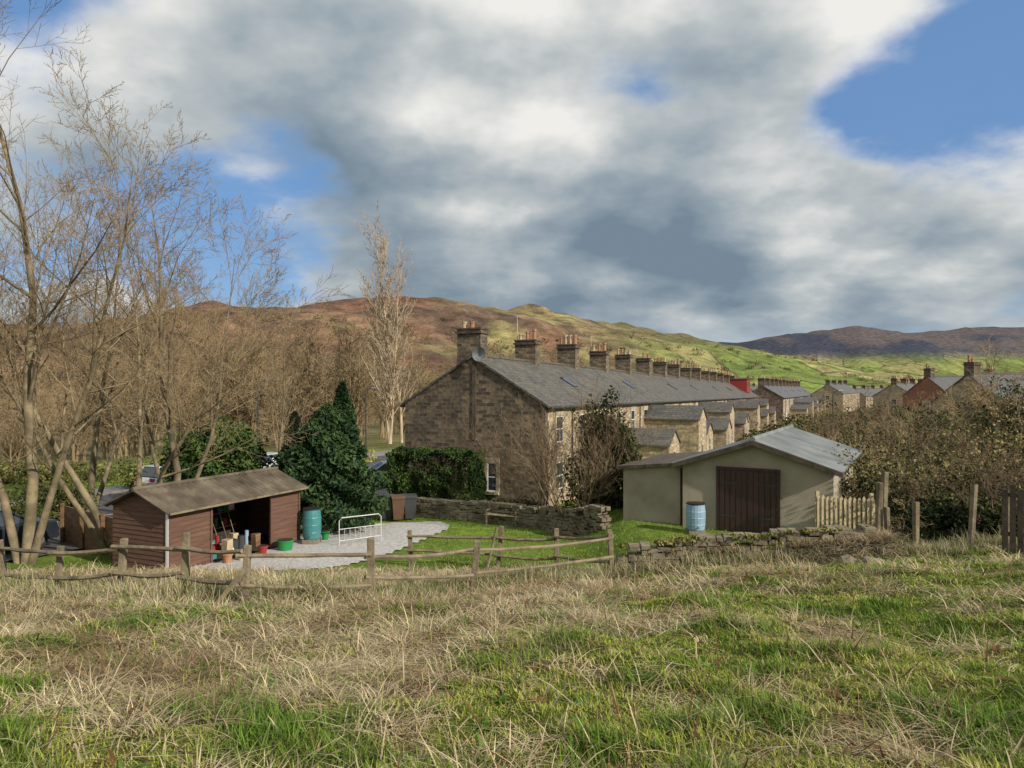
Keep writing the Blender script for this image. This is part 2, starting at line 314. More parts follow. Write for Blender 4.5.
x=RNG.uniform(-14,17,60000); y=RNG.uniform(17.5,34,60000); t_,l_=tl(x,y)
from_yard=lambda x,y:(x>-9.4)&(x<-2.6-(31-y)*.12)&(y>21.4)&(y<31.2)
k=~from_yard(x,y)&(y>fence_y(x)-1)&(t_<-1.6); x=x[k];y=y[k];n=len(x)
col=mixc(np.tile(np.array([.15,.25,.03]),(n,1)),np.array([.32,.36,.08]),RNG.random(n))*(.7+.5*RNG.random(n))[:,None]
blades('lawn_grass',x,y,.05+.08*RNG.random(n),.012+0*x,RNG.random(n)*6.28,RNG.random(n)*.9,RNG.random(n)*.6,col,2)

# ------------------------------------------------------------ gravel yard and road
def inpoly(x,y,P):
    c=False;j=len(P)-1
    for i in range(len(P)):
        if ((P[i][1]>y)!=(P[j][1]>y)) and x<(P[j][0]-P[i][0])*(y-P[i][1])/(P[j][1]-P[i][1])+P[i][0]: c=not c
        j=i
    return c
YP=[(-10.2,20.6),(-7.5,20.7),(-5.4,21.6),(-4.3,23.4),(-3.7,25.3),(-2.9,28),(-2.5,29.8),(-3.1,31),(-6,30.6),(-7.6,30),(-8.5,27),(-8.3,24.5)]
mb=MB(); s_=.2
for xi in np.arange(-10.4,-2,s_):
    for yi in np.arange(20.4,31.4,s_):
        if inpoly(xi+s_/2,yi+s_/2,YP):
            mb.add([(xi+a,yi+b_,H(xi+a,yi+b_)+.035) for a,b_ in ((0,0),(s_,0),(s_,s_),(0,s_))],[(0,1,2,3)],M_gravel)
mb.build('gravel_yard')
def strip(name,l0,l1,t0,t1,mat,dz,n=60,kerb=0):
    mb=MB(); vs=[];fs=[]; K=5
    for i in range(n+1):
        tt=t0+(t1-t0)*i/n
        for j in range(K):
            ll=l0+(l1-l0)*j/(K-1); x=1.6+.407*tt-.914*ll; y=35+.914*tt+.407*ll; vs.append((x,y,H(x,y)+dz))
    for i in range(n):
        for j in range(K-1): a=i*K+j; fs.append((a,a+1,a+K+1,a+K))
    mb.add(vs,[f[::-1] for f in fs],mat)
    if kerb:
        for side in (0,K-1):
            for i in range(n):
                a=Vector(vs[i*K+side]);b_=Vector(vs[(i+1)*K+side]); mb.add([a,b_,b_-Vector((0,0,kerb+.05)),a-Vector((0,0,kerb+.05))],[(0,1,2,3)],M_pave)
    return mb.build(name)
strip('road',10.8,24,-40,260,M_asph,.06,120)
strip('pavement',8.9,10.8,-10,260,M_pave,.18,110,.13)
strip('pavement',24,26,-40,260,M_pave,.18,120,.13)
mb=MB()
for i in range(40):
    t0=-35+i*6
    vs=[]
    for tt,ll in ((t0,17.3),(t0+3,17.3),(t0+3,17.42),(t0,17.42)):
        x=1.6+.407*tt-.914*ll;y=35+.914*tt+.407*ll; vs.append((x,y,H(x,y)+.075))
    mb.add(vs,[(3,2,1,0)],M_white)
mb.build('road_centre_markings')

# ------------------------------------------------------------ buildings
def window(mb,x,z,w,h,y,sgn,axis='x',pos=0):
    def B(a0,a1,z0,z1,d0,d1,mat):
        lo,hi=sorted((y+sgn*d0,y+sgn*d1))
        if axis=='x': mb.box((a0,lo,z0),(a1,hi,z1),mat)
        else: mb.box((lo,a0,z0),(hi,a1,z1),mat)
    B(x-w/2-.12,x+w/2+.12,z+h,z+h+.24,-.05,.05,M_dress)
    B(x-w/2-.12,x+w/2+.12,z-.15,z,-.05,.11,M_dress)
    B(x-w/2-.14,x-w/2,z,z+h,-.05,.045,M_dress); B(x+w/2,x+w/2+.14,z,z+h,-.05,.045,M_dress)
    B(x-w/2,x+w/2,z,z+h,-.05,.006,M_glass)
    f=.06
    B(x-w/2,x-w/2+f,z,z+h,.0,.022,M_white);B(x+w/2-f,x+w/2,z,z+h,0,.022,M_white)
    B(x-w/2+f,x+w/2-f,z,z+f,0,.022,M_white);B(x-w/2+f,x+w/2-f,z+h-f,z+h,0,.022,M_white)
    B(x-w/2+f,x+w/2-f,z+h*.5-.025,z+h*.5+.025,0,.02,M_white)
    if w>.8: B(x-.025,x+.025,z+f,z+h*.5-.025,0,.019,M_white)
def chimney(mb,x,y,zb,zt,sx=.75,sy=1.3,pots=3):
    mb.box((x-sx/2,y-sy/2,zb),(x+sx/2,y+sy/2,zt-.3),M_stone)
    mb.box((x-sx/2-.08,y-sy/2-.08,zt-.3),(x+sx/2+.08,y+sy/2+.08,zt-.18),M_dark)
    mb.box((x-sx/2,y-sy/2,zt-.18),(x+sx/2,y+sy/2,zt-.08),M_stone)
    mb.box((x-sx/2-.05,y-sy/2-.05,zt-.08),(x+sx/2+.05,y+sy/2+.05,zt),M_dark)
    for i in range(pots):
        if pots>2 and random.random()<.15: continue
        yy=y-sy/2+sy*(i+.5)/pots; hh=random.choice([.35,.5,.65]); r_=.13
        mb.tube([(x,yy,zt-.01),(x,yy,zt+hh*.8),(x,yy,zt+hh*.8),(x,yy,zt+hh)],[r_,r_*.85,r_*1.1,r_*1.1],8,random.choice([M_pot,M_pot,M_potc]))
def roof(mb,x0,x1,y0,y1,ze,zr,mat,ov=.22,th=.12,ridge=True):
    ym=(y0+y1)/2; sl=(zr-ze)/(ym-y0)
    for sg,ya in ((1,y0),(-1,y1)):
        ye=ya-sg*ov; zee=ze-sl*ov
        mb.prism([(x0-ov*.5,ye,zee+.01),(x0-ov*.5,ym,zr+.01),(x0-ov*.5,ym,zr+.01+th),(x0-ov*.5,ye,zee+.01+th)],(x1-x0+ov,0,0),mat)
    if ridge: mb.prism([(x0-ov*.5,ym-.14,zr+th-.04),(x0-ov*.5,ym+.14,zr+th-.04),(x0-ov*.5,ym,zr+th+.1)],(x1-x0+ov,0,0),M_dark if mat is not M_corr else mat)
def body(mb,x0,x1,y0,y1,ze,zr,mat,zb=-1.0):
    ym=(y0+y1)/2
    mb.prism([(x0,y0,zb),(x0,y0,ze),(x0,ym,zr),(x0,y1,ze),(x0,y1,zb)],(x1-x0,0,0),mat)

def terrace(name,loc,rotz,L_,tilt,near=True,red=False,slate=M_slate,nst=7.4):
    E=empty(name,loc,(0,tilt,rotz)); W=8;ze=5.2;zr=7.6
    mb=MB(); ym=W/2
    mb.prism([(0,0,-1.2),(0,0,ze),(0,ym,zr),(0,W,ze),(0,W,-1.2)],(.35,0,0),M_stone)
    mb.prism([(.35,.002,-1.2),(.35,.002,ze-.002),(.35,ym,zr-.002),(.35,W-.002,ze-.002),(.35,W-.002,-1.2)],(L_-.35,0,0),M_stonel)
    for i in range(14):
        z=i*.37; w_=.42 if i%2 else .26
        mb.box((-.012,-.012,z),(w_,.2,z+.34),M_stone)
    mb.build('walls',E)
    mb=MB(); roof(mb,0,L_,0,W,ze,zr,slate)
    sl=(zr-ze)/(W/2)
    for q in range(int(L_/14)):
        xx=9+q*14.8+random.uniform(-2,2); y0=1.4;y1=2.3
        mb.prism([(xx,y0,ze+sl*y0+.135),(xx,y1,ze+sl*y1+.135),(xx,y1,ze+sl*y1+.2),(xx,y0,ze+sl*y0+.2)],(.7,0,0),M_glass)
    mb.build('roof',E)
    mb=MB(); k=0; x=.45
    while x<L_+.3:
        chimney(mb,min(x,L_-.4),4.25,zr-.7,zr+1.55+random.uniform(-.15,.12),.8,1.35,random.choice([3,4]))
        if k%2==1:
            zt=zr+1.6; xx=min(x,L_-.4)
            mb.tube([(xx,4.9,zt-.6),(xx,4.95,zt+1.3)],[.018,.014],4,M_metal); mb.tube([(xx-.5,4.95,zt+1.25),(xx+.4,4.95,zt+1.25)],[.012,.012],4,M_metal)
            for q in range(5): mb.tube([(xx-.45+q*.2,4.75,zt+1.25),(xx-.45+q*.2,5.15,zt+1.25)],[.009,.009],3,M_metal)
        x+=nst;k+=1
    mb.build('chimneys',E)
    mb=MB(); x=2.0;i=0
    while x<L_-1:
        window(mb,x,3.3,1.05,1.35,0,-1); window(mb,x,3.3,1.05,1.35,W,1); window(mb,x,.9,1.1,1.45,W,1)
        if i%2==0: window(mb,x,.9,1.1,1.4,0,-1)
        else:
            mb.box((x-.45,-.04,0),(x+.45,.0,2.05),M_white); mb.box((x-.6,-.05,2.05),(x+.6,.0,2.3),M_dress)
        x+=3.7;i+=1
    if near:
        window(mb,2.85,.85,.55,1.45,0,-1,'y')
    mb.build('windows_and_doors',E)
    mb=MB()
    for yy,s__ in ((-.28,1),(W+.28,-1)):
        mb.tube([(0,yy,ze-.12),(L_,yy,ze-.12)],[.07,.07],6,M_black)
    x=3.85
    while x<L_: mb.tube([(x,-.28,ze-.15),(x,-.07,ze-.4),(x,-.07,0)],[.04]*3,6,M_black); x+=7.4
    mb.build('gutters_and_downpipes',E)
    mb=MB(); x=12.6;i=0
    while x<L_-4:
        d_=3.4+.6*(i%2); hz=2.5+(1.4 if i%3==1 else 0)
        xw=3.4
        mb.prism([(x,-d_,-1),(x,-d_,hz),(x+xw/2,-d_,hz+.9),(x+xw,-d_,hz),(x+xw,-d_,-1)],(0,d_,0),M_stonel)
        for sg in (0,1):
            a=(x-.15,-d_-.1,hz-.05) if sg==0 else (x+xw+.15,-d_-.1,hz-.05); t_=(x+xw/2,-d_-.1,hz+.93)
            mb.prism([a,t_,(t_[0],t_[1],t_[2]+.1),(a[0],a[1],a[2]+.1)],(0,d_+.05,0),slate)
        window(mb,x+xw/2,.9,.8,1.2,-d_,-1)
        x+=7.4;i+=1
    mb.build('rear_outriggers',E)
    if red:
        mb=MB(); xx=L_-12
        mb.box((xx,.9,6.0),(xx+6,3.9,8.3),M_redp); mb.box((xx-.15,.7,8.3),(xx+6.15,4.1,8.42),M_slate2)
        for q in range(3): mb.box((xx+.5+q*1.9,.86,7.0),(xx+1.7+q*1.9,.9,7.9),M_glass)
        mb.build('red_dormer',E)
    return E
T=terrace('terraced_house_row',(1.6,35,-6.25),math.radians(66),111,math.radians(.7),red=True)
mb=MB(); c=Vector((-.35,3.45,7.75)); vs=[c+Vector((.12,0,0))];n_=18
for k in range(n_):
    a=2*math.pi*k/n_; vs.append(c+Vector((-.02,.38*math.cos(a),.38*math.sin(a))))
mb.add(vs,[(0,1+k,1+(k+1)%n_) for k in range(n_)],M_metal); mb.tube([(0,3.75,7.4),(-.2,3.6,7.5),(-.3,3.45,7.75)],[.025]*3,5,M_metal); mb.tube([(-.35,3.45,7.4),(-.75,3.45,7.6)],[.015,.015],5,M_metal)
mb.build('satellite_dish',T)
mb=MB(); mb.box((-.04,3.78,3.4),(-.002,4.0,7.5),M_dark); mb.build('flue_projection',T)
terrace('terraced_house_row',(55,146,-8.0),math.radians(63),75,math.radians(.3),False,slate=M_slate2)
def house(name,x,y,rot,L_,W,ze,zr,wall,rf,z=None,nch=2):
    E=empty(name,(x,y,(H(x,y) if z is None else z)),(0,0,rot))
    mb=MB(); body(mb,0,L_,0,W,ze,zr,wall); mb.build('walls',E)
    mb=MB(); roof(mb,0,L_,0,W,ze,zr,rf); mb.build('roof',E)
    mb=MB(); 
    for i in range(nch): chimney(mb,.5+(L_-1)*i/max(1,nch-1),W/2,zr-.5,zr+1.2,.8,1.1,3)
    mb.build('chimneys',E)
    mb=MB(); xx=1.7
    while xx<L_-1:
        for zz in ((.9,3.4) if ze>4 else (.9,)):
            window(mb,xx,zz,1.2,1.25,0,-1); window(mb,xx,zz,1.2,1.25,W,1)
        xx+=3
    window(mb,W*.5,3.4 if ze>4 else .9,1.1,1.2,0,-1,'y'); mb.build('windows',E)
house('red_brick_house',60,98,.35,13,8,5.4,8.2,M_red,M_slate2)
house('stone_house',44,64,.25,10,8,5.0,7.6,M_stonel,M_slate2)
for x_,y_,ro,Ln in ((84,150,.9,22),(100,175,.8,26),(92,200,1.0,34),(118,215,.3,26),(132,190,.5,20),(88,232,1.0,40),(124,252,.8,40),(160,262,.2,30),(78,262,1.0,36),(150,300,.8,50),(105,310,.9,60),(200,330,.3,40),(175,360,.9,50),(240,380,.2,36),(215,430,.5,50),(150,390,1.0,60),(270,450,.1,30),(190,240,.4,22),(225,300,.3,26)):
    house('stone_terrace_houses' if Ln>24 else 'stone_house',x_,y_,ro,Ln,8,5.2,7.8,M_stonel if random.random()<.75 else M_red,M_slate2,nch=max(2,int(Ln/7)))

# garage
G=empty('garage',(5.93,24.98,-4.95),(0,0,math.radians(-29.7)))
mb=MB(); w=4.8;dp=7.6;e=2.25;a=3.05
mb.prism([(0,0,-.6),(w,0,-.6),(w,0,e),(w/2,0,a),(0,0,e)],(0,dp,0),M_render)
mb.build('walls',G)
mb=MB()
def corr(mb,x0,z0,x1,z1,y0,y1,mat,pitch=.15,amp=.025,along='y',th=.03):
    n=int((y1-y0)/pitch*4); vs=[];fs=[]
    for i in range(n+1):
        y=y0+(y1-y0)*i/n; o=amp*math.sin(2*math.pi*(y-y0)/pitch)
        vs+=[(x0,y,z0+o),(x1,y,z1+o),(x0,y,z0+o-th),(x1,y,z1+o-th)]
    for i in range(n):
        a=4*i;b_=4*(i+1); fs+=[(a,b_,b_+1,a+1),(a+2,a+3,b_+3,b_+2),(a,a+2,b_+2,b_),(a+1,b_+1,b_+3,a+3)]
    fs+=[(0,1,3,2),(4*n,4*n+2,4*n+3,4*n+1)]
    mb.add(vs,fs,mat)
sl=(a-e)/(w/2)
corr(mb,-.3,e-.3*sl+.07,w/2,a+.07,-.3,dp+.2,M_corr,.3,.045); corr(mb,w+.3,e-.3*sl+.07,w/2,a+.07,-.3,dp+.2,M_corr,.3,.045)
mb.tube([(w/2,-.32,a+.09),(w/2,dp+.2,a+.09)],[.09,.09],8,M_corr)
for s0,s1_ in (((-.3,e-.3*sl),(w/2,a)),((w+.3,e-.3*sl),(w/2,a))):
    mb.prism([(s0[0],-.33,s0[1]-.1),(s1_[0],-.33,s1_[1]-.1),(s1_[0],-.33,s1_[1]+.05),(s0[0],-.33,s0[1]+.05)],(0,.025,0),M_dark)
mb.build('corrugated_roof',G)
mb=MB(); dx0=1.25;dx1=3.1
for k in range(2):
    x0=dx0+k*.93; mb.box((x0,-.03,0),(x0+.92,-.004,2.08),M_door)
    for q in range(5): mb.box((x0+.03+q*.18,-.05,.03),(x0+.18+q*.18,-.03,2.05),M_door)
mb.box((dx0-.09,-.06,0),(dx0-.005,-.002,2.17),M_door); mb.box((dx1+.02,-.06,0),(dx1+.11,-.002,2.17),M_door); mb.box((dx0-.005,-.06,2.085),(dx1+.02,-.002,2.17),M_door)
for q in (.5,1.6): mb.box((dx0+.02,-.058,q),(dx0+.6,-.05,q+.05),M_bin); mb.box((dx1-.6,-.058,q),(dx1-.02,-.05,q+.05),M_bin)
mb.build('double_doors',G)
mb=MB(); mb.prism([(-2.3,.3,-.6),(-.003,.3,-.6),(-.003,.3,2.1),(-2.3,.3,1.85)],(0,5,0),M_render)
mb.prism([(-2.5,.1,1.84),(-.005,.1,2.11),(-.005,.1,2.22),(-2.5,.1,1.95)],(0,5.3,0),M_dark)
mb.tube([(-.12,.2,0),(-.12,.2,2.0)],[.035,.035],6,M_black)
mb.build('side_lean_to',G)
def butt(name,x,y,z,mat,h=.95,r_=.3,stand=.0):
    E=empty(name,(x,y,z)); mb=MB(); zs=[0,.04,.2,.22,.25,.45,.47,.5,.7,.72,.75,.92,1]; rs=[.86,.92,.97,1.0,.97,1,1.03,1,1,1.02,.98,.93,.9]
    mb.tube([(0,0,stand+q*h) for q in zs],[r_*q for q in rs],20,mat); mb.build('barrel',E,smooth=False)
    mb=MB(); mb.tube([(0,0,stand+h),(0,0,stand+h+.04),(0,0,stand+h+.05)],[r_*.96,r_*.96,r_*.5],20,M_black); mb.tube([(0,-r_,stand+.12),(0,-r_-.08,stand+.12)],[.02,.02],6,M_black)
    if stand: mb.box((-.28,-.28,0),(.28,.28,stand-.005),M_dst)
    mb.build('lid_and_tap',E)
butt('water_butt',6.1,23.9,-4.95,M_blue,.85,.32,.12)
butt('water_butt',-7.2,25.9,-5.7,M_teal,1.05,.33,.15)

# timber shed
S=empty('timber_shed',(-10.03,21,-5.62),(0,0,math.radians(65.3)))
mb=MB(); SL=5.5;SW=2.36;se=1.95;sr=2.42
def boards(mb,x0,x1,y,z0,z1,sg,axis='x',mat=M_shed,top=None):
    z=z0
    while z<z1-.01:
        zz=min(z+.14,z1); 
        if axis=='x': 
            mb.prism([(x0,y,z),(x0,y+sg*.035,z),(x0,y+sg*.015,zz),(x0,y,zz)],(x1-x0,0,0),mat)
        else:
            a0,a1=x0,x1
            if top: 
                f=max(0,(zz-se)/(sr-se)); a0=x0+(x1-x0)/2*f; a1=x1-(x1-x0)/2*f
            if a1-a0>.05: mb.prism([(y,a0,z),(y+sg*.035,a0,z),(y+sg*.015,a0,zz),(y,a0,zz)],(0,a1-a0,0),mat)
        z+=.14
mb.box((0,.0,0),(1.54,.04,se),M_shed); mb.box((4.1,.0,0),(SL,.04,se),M_shed); mb.box((1.54,0,se-.2),(4.1,.04,se),M_shed)
boards(mb,0,1.54,0,0,se,-1); boards(mb,4.1,SL,0,0,se,-1)
mb.prism([(0,.04,0),(0,.04,se),(0,SW/2,sr),(0,SW,se),(0,SW,0)],(.04,0,0),M_shed); boards(mb,0,SW,0,0,sr,-1,'y',top=True)
mb.prism([(SL-.04,.04,0),(SL-.04,.04,se),(SL-.04,SW/2,sr),(SL-.04,SW,se),(SL-.04,SW,0)],(.04,0,0),M_shed)
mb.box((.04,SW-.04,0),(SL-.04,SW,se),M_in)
for xx in (-.05,1.5,4.08,SL-.03): mb.box((xx,-.06,0),(xx+.08,-.036,se),M_shed)
for xx in (-.06,): mb.box((xx,-.06,0),(xx+.02,.04,se),M_white)
mb.build('boarded_walls',S)
mb=MB()
def corrx(mb,y0,z0,y1,z1,x0,x1,mat,pitch=.15,amp=.022,th=.03):
    t_=MB(); corr(t_,y0,z0,y1,z1,x0,x1,mat,pitch,amp); mb.add([(v[1],v[0],v[2]) for v in t_.v],[f[::-1] for f in t_.f],mat)
s2_=(sr-se)/(SW/2)
corrx(mb,-.3,se-.3*s2_+.06,SW/2,sr+.06,-.25,SL+.2,M_corrb,.22,.036); corrx(mb,SW+.2,se-.2*s2_+.06,SW/2,sr+.06,-.25,SL+.2,M_corrb,.22,.036)
mb.tube([(-.27,SW/2,sr+.08),(SL+.22,SW/2,sr+.08)],[.07,.07],8,M_corrb)
mb.box((-.2,-.33,se-.11),(SL+.2,-.305,se-.05),M_rail)
mb.build('corrugated_roof',S)
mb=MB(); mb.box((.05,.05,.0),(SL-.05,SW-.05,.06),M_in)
for zz in (.6,1.1,1.5): mb.box((1.6,SW-.5,zz),(4.4,SW-.06,zz+.03),M_panel)
cols=[M_white,M_blue,M_green,M_redp,M_bin,M_teal,M_bin,M_potc,M_paling,M_panel]
for zz in (.06,.63,1.13,1.53):
    xx=1.7
    while xx<4.2:
        s_=random.uniform(.1,.28); hh=random.uniform(.12,.34)
        if random.random()<.6: mb.box((xx,SW-.4,zz),(xx+s_,SW-.15,zz+hh),random.choice(cols))
        else: mb.tube([(xx+s_/2,SW-.3,zz),(xx+s_/2,SW-.3,zz+hh)],[s_/2,s_/2.4],10,random.choice(cols))
        xx+=s_+random.uniform(.03,.25)
for q in range(24):
    xx=random.uniform(1.7,3.9);yy=random.uniform(.15,1.5);s_=random.uniform(.12,.3);hh=random.uniform(.15,.55)
    if q%2: mb.box((xx,yy,.06),(xx+s_,yy+s_,.06+hh),random.choice(cols),.02)
    else: mb.tube([(xx,yy,.06),(xx,yy,.06+hh)],[s_/2,s_/2.3],12,random.choice(cols))
for q in range(6): xx=1.8+q*.35; mb.tube([(xx,.9,.06),(xx+random.uniform(-.2,.2),1.5,1.7)],[.012,.012],5,M_rail)
mb.build('stored_tools_and_boxes',S)
E=empty('green_tub',(-7.75,24.6,H(-7.75,24.6)+.04)); mb=MB(); mb.tube([(0,0,0),(0,0,.3),(0,0,.3),(0,0,.34)],[.22,.28,.3,.3],16,M_green); mb.tube([(0,0,.345),(0,0,.35)],[.26,.26],16,M_in); mb.build('tub',E)
for q,(x_,y_,mt) in enumerate([(-8.6,22.9,M_potc),(-8.2,23.7,M_redp),(-8.85,22.4,M_pot),(-6.9,26.6,M_green)]):
    z_=H(x_,y_)+.04;E=empty('garden_pot',(x_,y_,z_)); mb=MB(); mb.tube([(0,0,0),(0,0,.25),(0,0,.25),(0,0,.3)],[.1,.15,.17,.17],12,mt); mb.tube([(0,0,.3),(0,0,.31)],[.14,.14],12,M_in); mb.build('pot',E)

E=empty('metal_gate',(-6.1,25.4,H(-6,25.4)),(0,0,math.radians(35))); mb=MB()
mb.tube([(0,0,0),(0,0,.9),(.1,0,1.0),(1.5,0,1.0),(1.6,0,.9),(1.6,0,0)],[.018]*6,8,M_gate); mb.tube([(0,0,.2),(1.6,0,.2)],[.014]*2,6,M_gate)
mb.tube([(0,0,.6),(1.6,0,.6)],[.014]*2,6,M_gate)
for q in range(1,8): mb.tube([(q*.2,0,.2),(q*.2,0,.6)],[.007]*2,5,M_gate)
mb.build('tubular_frame',E)
def bin_(x,y,rot,mat):
    E=empty('wheelie_bin',(x,y,H(x,y)+.03),(0,0,rot)); mb=MB()
    def lv(z,a,b_): return [(-a,-b_,z),(a,-b_,z),(a,b_,z),(-a,b_,z)]
    vs=lv(.06,.21,.24)+lv(.93,.28,.34)+lv(.95,.3,.36)+lv(1.0,.3,.36); fs=[(3,2,1,0),(12,13,14,15)]
    for q in range(3):
        for k in range(4): fs.append((q*4+k,q*4+(k+1)%4,q*4+4+(k+1)%4,q*4+4+k))
    mb.add(vs,fs,mat); mb.build('bin_body',E,bevel=.015)
    mb=MB(); mb.prism([(-.3,-.38,1.0),(-.3,.38,1.02),(-.3,.3,1.09),(-.3,-.3,1.07)],(.6,0,0),mat); mb.tube([(-.25,.42,.98),(.25,.42,.98)],[.02,.02],6,mat); mb.build('lid',E)
    mb=MB()
    for s_ in (-.25,.22): mb.tube([(s_,.26,.1),(s_+.04,.26,.1)],[.1,.1],12,M_tyre)
    mb.build('wheels',E)
for x_,y_,m_ in ((-5.5,31.6,M_bin),(-5.0,31.4,M_binb),(-4.5,31.7,M_bin)): bin_(x_,y_,.3+random.uniform(-.2,.2),m_)
E=empty('garden_bench',(-.4,30.2,H(-.4,30.2)),(0,0,-.42)); mb=MB()
for q in range(4): mb.box((-.75,-.2+q*.11,.42),(.75,-.12+q*.11,.45),M_paling)
for q in range(3): mb.box((-.75,.26,.55+q*.13),(.75,.29,.64+q*.13),M_paling)
for s_ in (-.7,.65):
    mb.box((s_,-.2,0),(s_+.06,-.14,.6),M_rail); mb.box((s_,.2,0),(s_+.06,.255,.95),M_rail); mb.box((s_-.01,-.22,.6),(s_+.07,.2,.64),M_rail)
mb.build('bench_frame',E)

def car(name,x,y,rot,paint):
    E=empty(name,(x,y,H(x,y)+.06),(0,0,rot)); mb=MB()
    lo=[(-2.0,.28),(-2.05,.6),(-1.95,.86),(-1.1,.95),(1.1,.97),(1.95,.9),(2.05,.6),(2.0,.28)]
    vs=[];n_=len(lo)
    for yy,f in ((-.88,0),(-.80,1),(.80,1),(.88,0)):
        for px,pz in lo: vs.append((px*(.985 if f==0 else 1),yy,pz-(.05 if (f==0 and pz>.7) else 0)))
    fs=[tuple(range(n_)),tuple(range(3*n_,4*n_))[::-1]]
    for q in range(3):
        for k in range(n_): fs.append((q*n_+k,(q+1)*n_+k,(q+1)*n_+(k+1)%n_,q*n_+(k+1)%n_))
    mb.add(vs,fs,paint); mb.build('body',E,bevel=.03,smooth=False)
    mb=MB()
    b0=[(-1.9,.92),(-1.55,1.40),(.35,1.44),(1.1,.96)]
    vs=[(px,-.78 if pz<1 else -.62,pz) for px,pz in b0]+[(px,.78 if pz<1 else .62,pz) for px,pz in b0]
    mb.add(vs,[(0,1,2,3),(7,6,5,4),(0,4,5,1),(1,5,6,2),(2,6,7,3),(3,7,4,0)],M_glass)
    mb.build('windows',E)
    mb=MB(); mb.box((-1.58,-.64,1.405),(.4,.64,1.47),paint)
    for s_ in (-1,1):
        for (a,b_) in (((-1.92,.93),(-1.56,1.42)),((-.65,.96),(-.62,1.42)),((1.12,.96),(.37,1.44))):
            mb.tube([(a[0],s_*.79,a[1]),(b_[0],s_*.63,b_[1])],[.045,.04],6,paint)
    mb.build('roof_and_pillars',E,bevel=.02)
    mb=MB()
    for wx in (-1.25,1.3):
        for s_ in (-1,1):
            mb.tube([(wx,s_*.72,.31),(wx,s_*.9,.31)],[.31,.31],20,M_tyre); mb.tube([(wx,s_*.9,.31),(wx,s_*.915,.31)],[.19,.17],14,M_metal)
    mb.build('wheels',E)
    mb=MB()
    for s_ in (-.62,.62):
        mb.box((-2.07,s_-.17,.65),(-2.0,s_+.17,.84),M_tail); mb.box((1.98,s_-.2,.62),(2.07,s_+.2,.8),M_white)
    mb.box((-2.075,-.26,.5),(-2.05,.26,.61),M_yel); mb.box((-2.08,-.8,.3),(-2.02,.8,.42),M_black); mb.box((2.02,-.8,.3),(2.08,.8,.42),M_black)
    mb.build('lights_and_bumpers',E)
car('parked_car',-7.5,43.8,math.radians(200),M_carw)
car('parked_car',-17.4,23.6,math.radians(66),M_card)
for ll,tt,m_ in ((12,24,M_card),(22.6,6,M_carw),(22.6,13,M_card),(22.6,-2,M_carw)):
    car('parked_car',1.6+.407*tt-.914*ll,35+.914*tt+.407*ll,math.radians(66),m_)

def lamp(x,y,h=6):
    z=H(x,y); E=empty('street_lamp',(x,y,z)); mb=MB()
    mb.tube([(0,0,0),(0,0,1.2),(0,0,1.2),(0,0,h-.3),(.1,0,h),(.6,0,h+.1)],[.1,.1,.07,.06,.05,.045],8,M_bin); mb.build('column',E)
    mb=MB(); mb.box((.5,-.12,h+.03),(1.05,.12,h+.17),M_metal); mb.box((.55,-.09,h-.0),(1.0,.09,h+.028),M_glass); mb.build('lantern',E,bevel=.03)
lamp(-15.9,45,6.4); lamp(-13.0,64,6); lamp(33,74,6)

# ------------------------------------------------------------ fences and walls
def rail_fence(name,pts,rails=(.45,1.0),hh=1.15):
    E=empty(name); mb=MB()
    for x_,y_ in pts:
        z=H(x_,y_); R=Matrix.Rotation(random.uniform(-.1,.1),3,'Y')@Matrix.Rotation(random.uniform(-.07,.07),3,'X')
        mb.box((x_-.06,y_-.055,z-.3),(x_+.06,y_+.055,z+hh*random.uniform(.93,1.14)),M_rail,.014,R,Vector((x_,y_,z)))
    mb.build('posts',E,bevel=.008)
    mb=MB()
    for i in range(len(pts)-1):
        a=pts[i];b_=pts[i+1]
        for rz in rails:
            P=[];R_=[]; sag=random.uniform(.0,.07); e0=random.uniform(-.08,.08);e1=random.uniform(-.08,.08)
            for q in range(7):
                f=q/6; x_=a[0]+(b_[0]-a[0])*f;y_=a[1]+(b_[1]-a[1])*f-.1
                z=(H(*a)*(1-f)+H(*b_)*f)+rz-sag*math.sin(math.pi*f)+random.uniform(-.007,.007)+e0*(1-f)+e1*f; P.append((x_,y_+random.uniform(-.008,.008),z)); R_.append(.042+random.uniform(-.005,.008))
            P[0]=(P[0][0]-.12,P[0][1],P[0][2]+random.uniform(-.02,.02)); mb.tube(P,R_,6,M_rail)
    mb.build('rails',E)
rail_fence('timber_rail_fence',[(-13.6,17.2),(-11.4,16.2),(-9.6,15.2),(-8.0,14.7),(-6.4,14.1),(-4.95,13.3),(-2.72,14),(-.87,16),(2.64,19)])
rail_fence('timber_rail_fence',[(-3.08,22),(-.42,21.5),(1.3,20.8),(2.7,19.3)])
mb=MB(); mb.tube([(-5.5,13.0,H(-5.5,13)-.1),(-4.9,13.15,H(-5,13.2)+.75)],[.045,.05],6,M_rail); mb.build('fence_brace')
mb=MB(); mb.tube([(-.75,21.3,H(-.75,21.3)),(-.45,21.4,H(-.5,21.4)+1.25)],[.05,.045],6,M_rail); mb.build('leaning_post')

